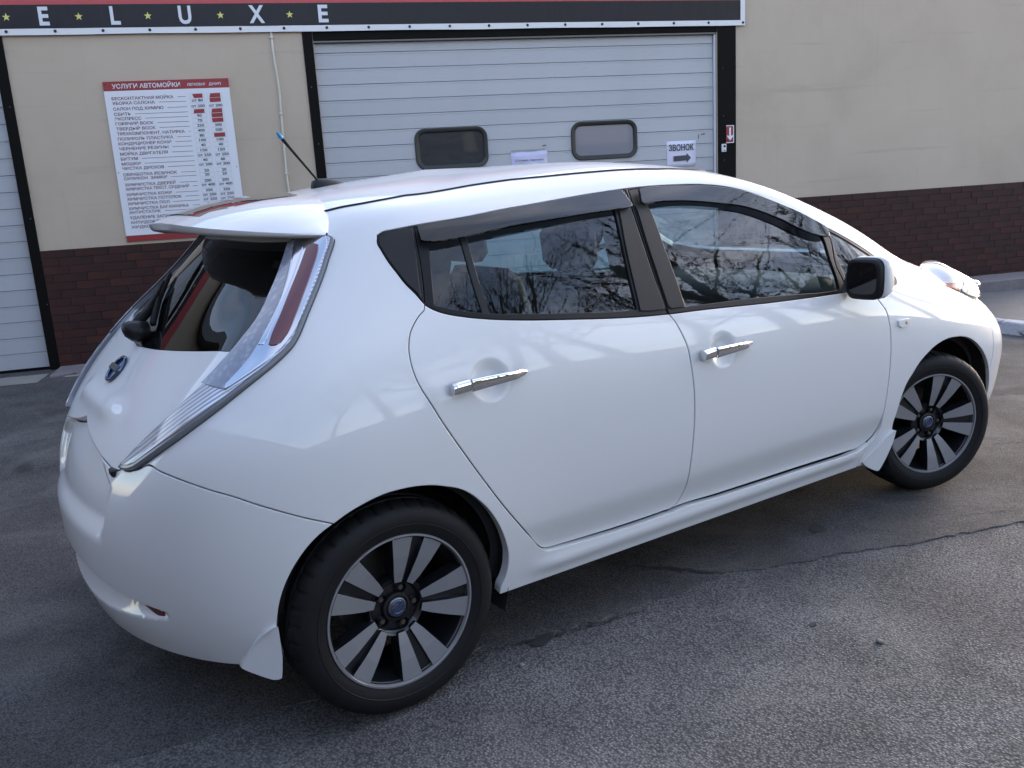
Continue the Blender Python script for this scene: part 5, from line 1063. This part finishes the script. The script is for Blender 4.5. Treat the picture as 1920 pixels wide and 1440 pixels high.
# aerial
ab = loft([[(x, w_*math.cos(a), 1.492+.02*(x-.21)/.13*.4+max(0, math.sin(a))*h_) for a in np.linspace(0, 2*math.pi, 14, endpoint=False)] for x, w_, h_ in ((.208, .008, .008), (.214, .021, .030), (.235, .026, .036), (.265, .025, .034), (.300, .018, .024), (.335, .008, .010), (.348, .003, .003))])
ab = ab.build('aerial_base', M['plastic'], car, True)
MB().tube([(.236, 0, 1.520), (.222, 0, 1.538), (.150, 0, 1.630), (.123, 0, 1.665)], [.0052, .0042, .0050, .0062], 8).build('aerial_mast', M['rubber'], ab, True)
MB().tube([(.123, 0, 1.665), (.118, 0, 1.672), (.108, 0, 1.686)], [.0068, .0075, .005], 8).build('aerial_tip', mat('blue_plastic', (.02, .22, .45), .35), ab, True)
# badge on the tailgate
bp = surf(np.array([0.]), np.array([v_at(0, .978)]))[0]; bn = base_normal(np.array([0.]), np.array([v_at(0, .978)]))[0]
zx = Vector((0, 1, 0)); zn = Vector(bn); zu = zn.cross(zx); zu = zu if zu.z > 0 else -zu
def badge(pts): return [tuple(Vector(bp)+zx*a+zu*b+zn*c) for a, b, c in pts]
ring = []
for k in range(40):
    a = 2*math.pi*k/40
    for j in range(8):
        t = 2*math.pi*j/8; rr = .043+.006*math.cos(t); ring.append((rr*1.12*math.cos(a), rr*math.sin(a), .006+.006*math.sin(t)))
eb = MB().add(badge(ring), [(k*8+j, k*8+(j+1) % 8, ((k+1) % 40)*8+(j+1) % 8, ((k+1) % 40)*8+j) for k in range(40) for j in range(8)]).build('badge', mat('dark_chrome', (.10, .13, .20), .12, .9), gate, True)
b = MB().box(-.052, .052, -.011, .011, .004, .016, .003); b.v = badge(b.v); b.build('badge_bar', mat('badge_bar_metal', (.05, .055, .07), .2, .8), gate)
disc = [(.040*1.12*math.cos(2*math.pi*k/24), .040*math.sin(2*math.pi*k/24), .003) for k in range(24)]
MB().add(badge(disc), [tuple(range(24))]).build('badge_field', mat('badge_blue', (.10, .22, .55), .15, .6, 1), gate)
# small dark catch below the lamp
p0 = S([tb[2][0]], [tb[2][1]])[0]
for s in (-1,): MB().box(p0[0]-.012, p0[0]+.02, s*p0[1]-.02, s*p0[1]+.02, p0[2]-.016, p0[2]+.004, .004).build('bumper_clip', M['plastic'], car)
# rear wiper wrapped in a black cover, pivot at the foot of the glass
wq = surf(np.array([0.]), np.array([v_at(0, 1.075)]))[0]
wp = loft([[(wq[0]-.012-dx, r_*math.cos(a)+.01, wq[2]+.01+dz+r_*.85*math.sin(a)) for a in np.linspace(0, 2*math.pi, 14, endpoint=False)] for dx, r_, dz in ((-.02, .036, 0), (.01, .041, .002), (.035, .038, .006), (.052, .026, .012), (.058, .01, .014))]).build('rear_wiper', M['plastic'], gate, True)
def on_glass(h, z, o):
    u = uv_rear(abs(h), z, (.03, .55)); p = surf(np.array([u[0]]), np.array([u[1]]), None, o)[0]; return (p[0], math.copysign(p[1], h), p[2])
MB().tube([(wq[0]-.045, .01, wq[2]+.02), on_glass(.06, 1.115, .03), on_glass(.15, 1.16, .022), on_glass(.24, 1.20, .02)], [.016, .016, .012, .008], 8).build('wiper_arm', M['rubber'], gate, True)
MB().tube([on_glass(-.02, 1.10, .012), on_glass(.15, 1.16, .012), on_glass(.30, 1.225, .012)], [.010, .013, .008], 6).build('wiper_blade', M['rubber'], gate, True)
# underside and cabin
MB().box(-.45, 3.35, -.62, .62, .235, .32, .03).build('underbody', M['under'], car)
MB().box(.45, 2.25, -.80, .80, .215, .33, .02).build('floor_pan', M['under'], car)
def cushion(name, x0, x1, y0, y1, z0, z1, rake=0, b=.05):
    q = MB().box(x0, x1, y0, y1, z0, z1, b); q.v = [(x-(z-z0)*rake, y, z) for x, y, z in q.v]; return autosmooth(q.build(name, M['seat'], car), 60)
for y in (-.37, .37):
    cushion('seat', 1.18, 1.66, y-.25, y+.25, .42, .62); cushion('backrest', 1.20, 1.34, y-.24, y+.24, .60, 1.12, .32); cushion('headrest', .98, 1.09, y-.13, y+.13, 1.15, 1.32, .1, .035)
cushion('rear_seat', .32, .82, -.64, .64, .45, .64); cushion('rear_backrest', .36, .50, -.64, .64, .60, 1.08, .35)
for y in (-.42, .42): cushion('headrest', .17, .26, y-.12, y+.12, 1.08, 1.20, .1, .03)
cushion('dashboard', 2.02, 2.62, -.70, .70, .70, .965, -.02)
b = MB(); tor = []
for k in range(36):
    a = 2*math.pi*k/36
    for j in range(8):
        t = 2*math.pi*j/8; rr = .178+.016*math.cos(t); tor.append((1.80+.016*math.sin(t)+rr*math.sin(a)*.36, .37+rr*math.cos(a), .985+rr*math.sin(a)*.93))
b.add(tor, [(k*8+j, k*8+(j+1) % 8, ((k+1) % 36)*8+(j+1) % 8, ((k+1) % 36)*8+j) for k in range(36) for j in range(8)]); b.build('steering_wheel', M['plastic'], car, True)
# ---------------------------------------------------------------- wheels (built facing -y)
m = M['tyre'] = mat('tyre_rubber', (.008, .008, .009), .6, spec=.25); q = NB(m); q.link(q.bump(q.noise(q.coord(), 90, 4), .25, .002), q.b.inputs['Normal'])
q.link(q.mix(q.noise(q.coord(), 14, 4), (.005, .005, .006), (.012, .0115, .012)), q.b.inputs['Base Color'])
m = M['rim'] = mat('machined_alloy', (.31, .31, .325), .32, .5); q = NB(m)
q.link(q.bump(q.n('ShaderNodeTexWave', {'Vector': q.coord(), 'Scale': 60.0}, wave_type='RINGS', rings_direction='Y').outputs['Fac'], .04, .001), q.b.inputs['Normal'])
M['rim_dark'] = mat('dark_wheel_paint', (.012, .013, .016), .3, .3, .4)
M['disc'] = mat('brake_disc', (.12, .11, .10), .5, .8)
def make_wheel(loc, rz):
    RT_ = .3165
    hub = MB().lathe([(.0, .045), (.14, .045), (.14, .06), (.0, .06)], 40); 
    wh = hub.build('wheel', M['disc'], None, False); autosmooth(wh)
    n = 240; prof = [(.214, .088), (.232, .098), (.262, .107), (.288, .103), (.302, .094), (.310, .082), (.3155, .062), (RT_, .046), (RT_, .044), (.309, .042), (.309, .036), (RT_, .034), (RT_, .012), (.309, .010), (.309, .004)]
    prof = [(r_, -a) for r_, a in prof]; prof = prof+[(r_, -a) for r_, a in prof[::-1]]
    b = MB(); v = []; mm = len(prof)
    for i, (r_, a) in enumerate(prof):
        for k in range(n):
            t = 2*math.pi*k/n; rr = r_
            if i in (5, 6, 7, 8, mm-9, mm-8, mm-7, mm-6) and k % 6 == 0: rr -= .0055
            v.append((rr*math.cos(t), a, rr*math.sin(t)))
    b.add(v, [(i*n+k, (i+1)*n+k, (i+1)*n+(k+1) % n, i*n+(k+1) % n) for i in range(mm-1) for k in range(n)])
    ty = autosmooth(b.build('tyre', M['tyre'], wh, local=True), 30)
    # sidewall rib
    MB().lathe([(.2555, -.1035), (.2565, -.1075), (.2585, -.1078), (.2595, -.105)], 96).build('sidewall_rib', M['tyre'], wh, True, True)
    # lip and barrel
    autosmooth(MB().lathe([(.2155, -.078), (.2185, -.094), (.2215, -.0995), (.2268, -.0990), (.2275, -.095), (.226, -.086)], 96).build('rim', M['rim'], wh, local=True), 40)
    autosmooth(MB().lathe([(.2155, -.079), (.208, -.06), (.200, -.02), (.198, .09)], 72).build('rim_barrel', M['rim_dark'], wh, local=True), 40)
    for k in range(5):
        ph = R(-1+72*k)
        for s in (-1, 1):
            def pt(r_, deg, y): a = ph+s*R(deg); return (r_*math.cos(a), y, r_*math.sin(a))
            face = [pt(.078, 6.0, -.070), pt(.078, 22.5, -.070), pt(.110, 23.0, -.078), pt(.160, 22.2, -.088), pt(.2175, 21.6, -.0945), pt(.2175, 13, -.0945), pt(.2175, 5.2, -.0945), pt(.160, 5.4, -.088), pt(.110, 5.6, -.078)]
            back = [pt(.078, 4.0, -.03), pt(.076, 26, -.03), pt(.110, 26.2, -.035), pt(.160, 24.6, -.045), pt(.216, 24, -.055), pt(.216, 13, -.055), pt(.216, 3.9, -.055), pt(.160, 4, -.045), pt(.110, 4, -.035)]
            nn = len(face); b = MB().add(face, [(0, 1, 2, 8), (8, 2, 3, 7), (7, 3, 4, 5, 6)]); b.build('spoke', M['rim'], wh, local=True)
            e = [(x, y+.0006, z) for x, y, z in face]
            MB().add(e+back, [(i, (i+1) % nn, nn+(i+1) % nn, nn+i) for i in range(nn)]).build('spoke_flank', M['rim_dark'], wh, True, True)
        def pc(r_, deg, y): a = ph+R(deg); return (r_*math.cos(a), y, r_*math.sin(a))
        MB().add([pc(.085, -7, -.058), pc(.085, 7, -.058), pc(.215, 6.2, -.080), pc(.215, -6.2, -.080)], [(0, 1, 2, 3)]).build('spoke_web', M['rim_dark'], wh, local=True)
        bx, bz = .0572*math.cos(ph), .0572*math.sin(ph)
        q = MB().lathe([(0, -.058), (.0075, -.058), (.0095, -.054), (.0095, -.03)], 6); q.v = [(x+bx, y, z+bz) for x, y, z in q.v]; q.build('lug_nut', M['disc'], wh, local=True)
        q = MB().lathe([(.0165, -.0605), (.0155, -.056), (.0140, -.040)], 16); q.v = [(x+bx, y, z+bz) for x, y, z in q.v]; q.build('lug_seat', M['rim_dark'], wh, True, True)
    autosmooth(MB().lathe([(.0, -.052), (.030, -.052), (.034, -.0625), (.042, -.0605), (.046, -.047), (.070, -.046), (.076, -.058), (.086, -.062), (.092, -.052), (.092, -.02)], 60).build('wheel_centre', M['rim_dark'], wh, local=True), 50)
    cap = autosmooth(MB().lathe([(.0, -.0665), (.024, -.0665), (.0285, -.064), (.030, -.058)], 40).build('hub_cap', mat('cap_grey', (.16, .165, .18), .3, .8), wh, local=True), 40)
    q = MB()
    rg = []
    for k in range(30):
        a = 2*math.pi*k/30
        for j in range(6):
            t = 2*math.pi*j/6; rr = .0185+.0028*math.cos(t); rg.append((rr*math.cos(a), -.0672-.0015*math.sin(t), rr*math.sin(a)))
    q.add(rg, [(k*6+j, k*6+(j+1) % 6, ((k+1) % 30)*6+(j+1) % 6, ((k+1) % 30)*6+j) for k in range(30) for j in range(6)])
    q2 = MB().box(-.023, .023, -.0700, -.0665, -.0048, .0048); a = R(38); q.add([(x*math.cos(a)-z*math.sin(a), y, x*math.sin(a)+z*math.cos(a)) for x, y, z in q2.v], q2.f)
    q.build('cap_emblem', mat('cap_blue', (.09, .13, .26), .25, .8), wh, local=True)
    wh.location = loc; wh.rotation_euler = (0, 0, rz); attach(wh, car)
    return wh
def copy_wheel(src, loc, rz):
    c = src.copy(); COL.objects.link(c); c.location = loc; c.rotation_euler = (0, 0, rz); attach(c, car)
    for ch in list(src.children): d = ch.copy(); COL.objects.link(d); d.parent = c
STEER = -.3234
w1 = make_wheel((0, -.762, .3155), 0)
th = -STEER; piv = Vector((2.7, -.74, .3155)); nrm = Vector((-math.sin(th), -math.cos(th), 0))
copy_wheel(w1, tuple(piv+nrm*.022), STEER)
copy_wheel(w1, (0, .762, .3155), math.pi)
copy_wheel(w1, (2.7, .762, .3155), math.pi+STEER)
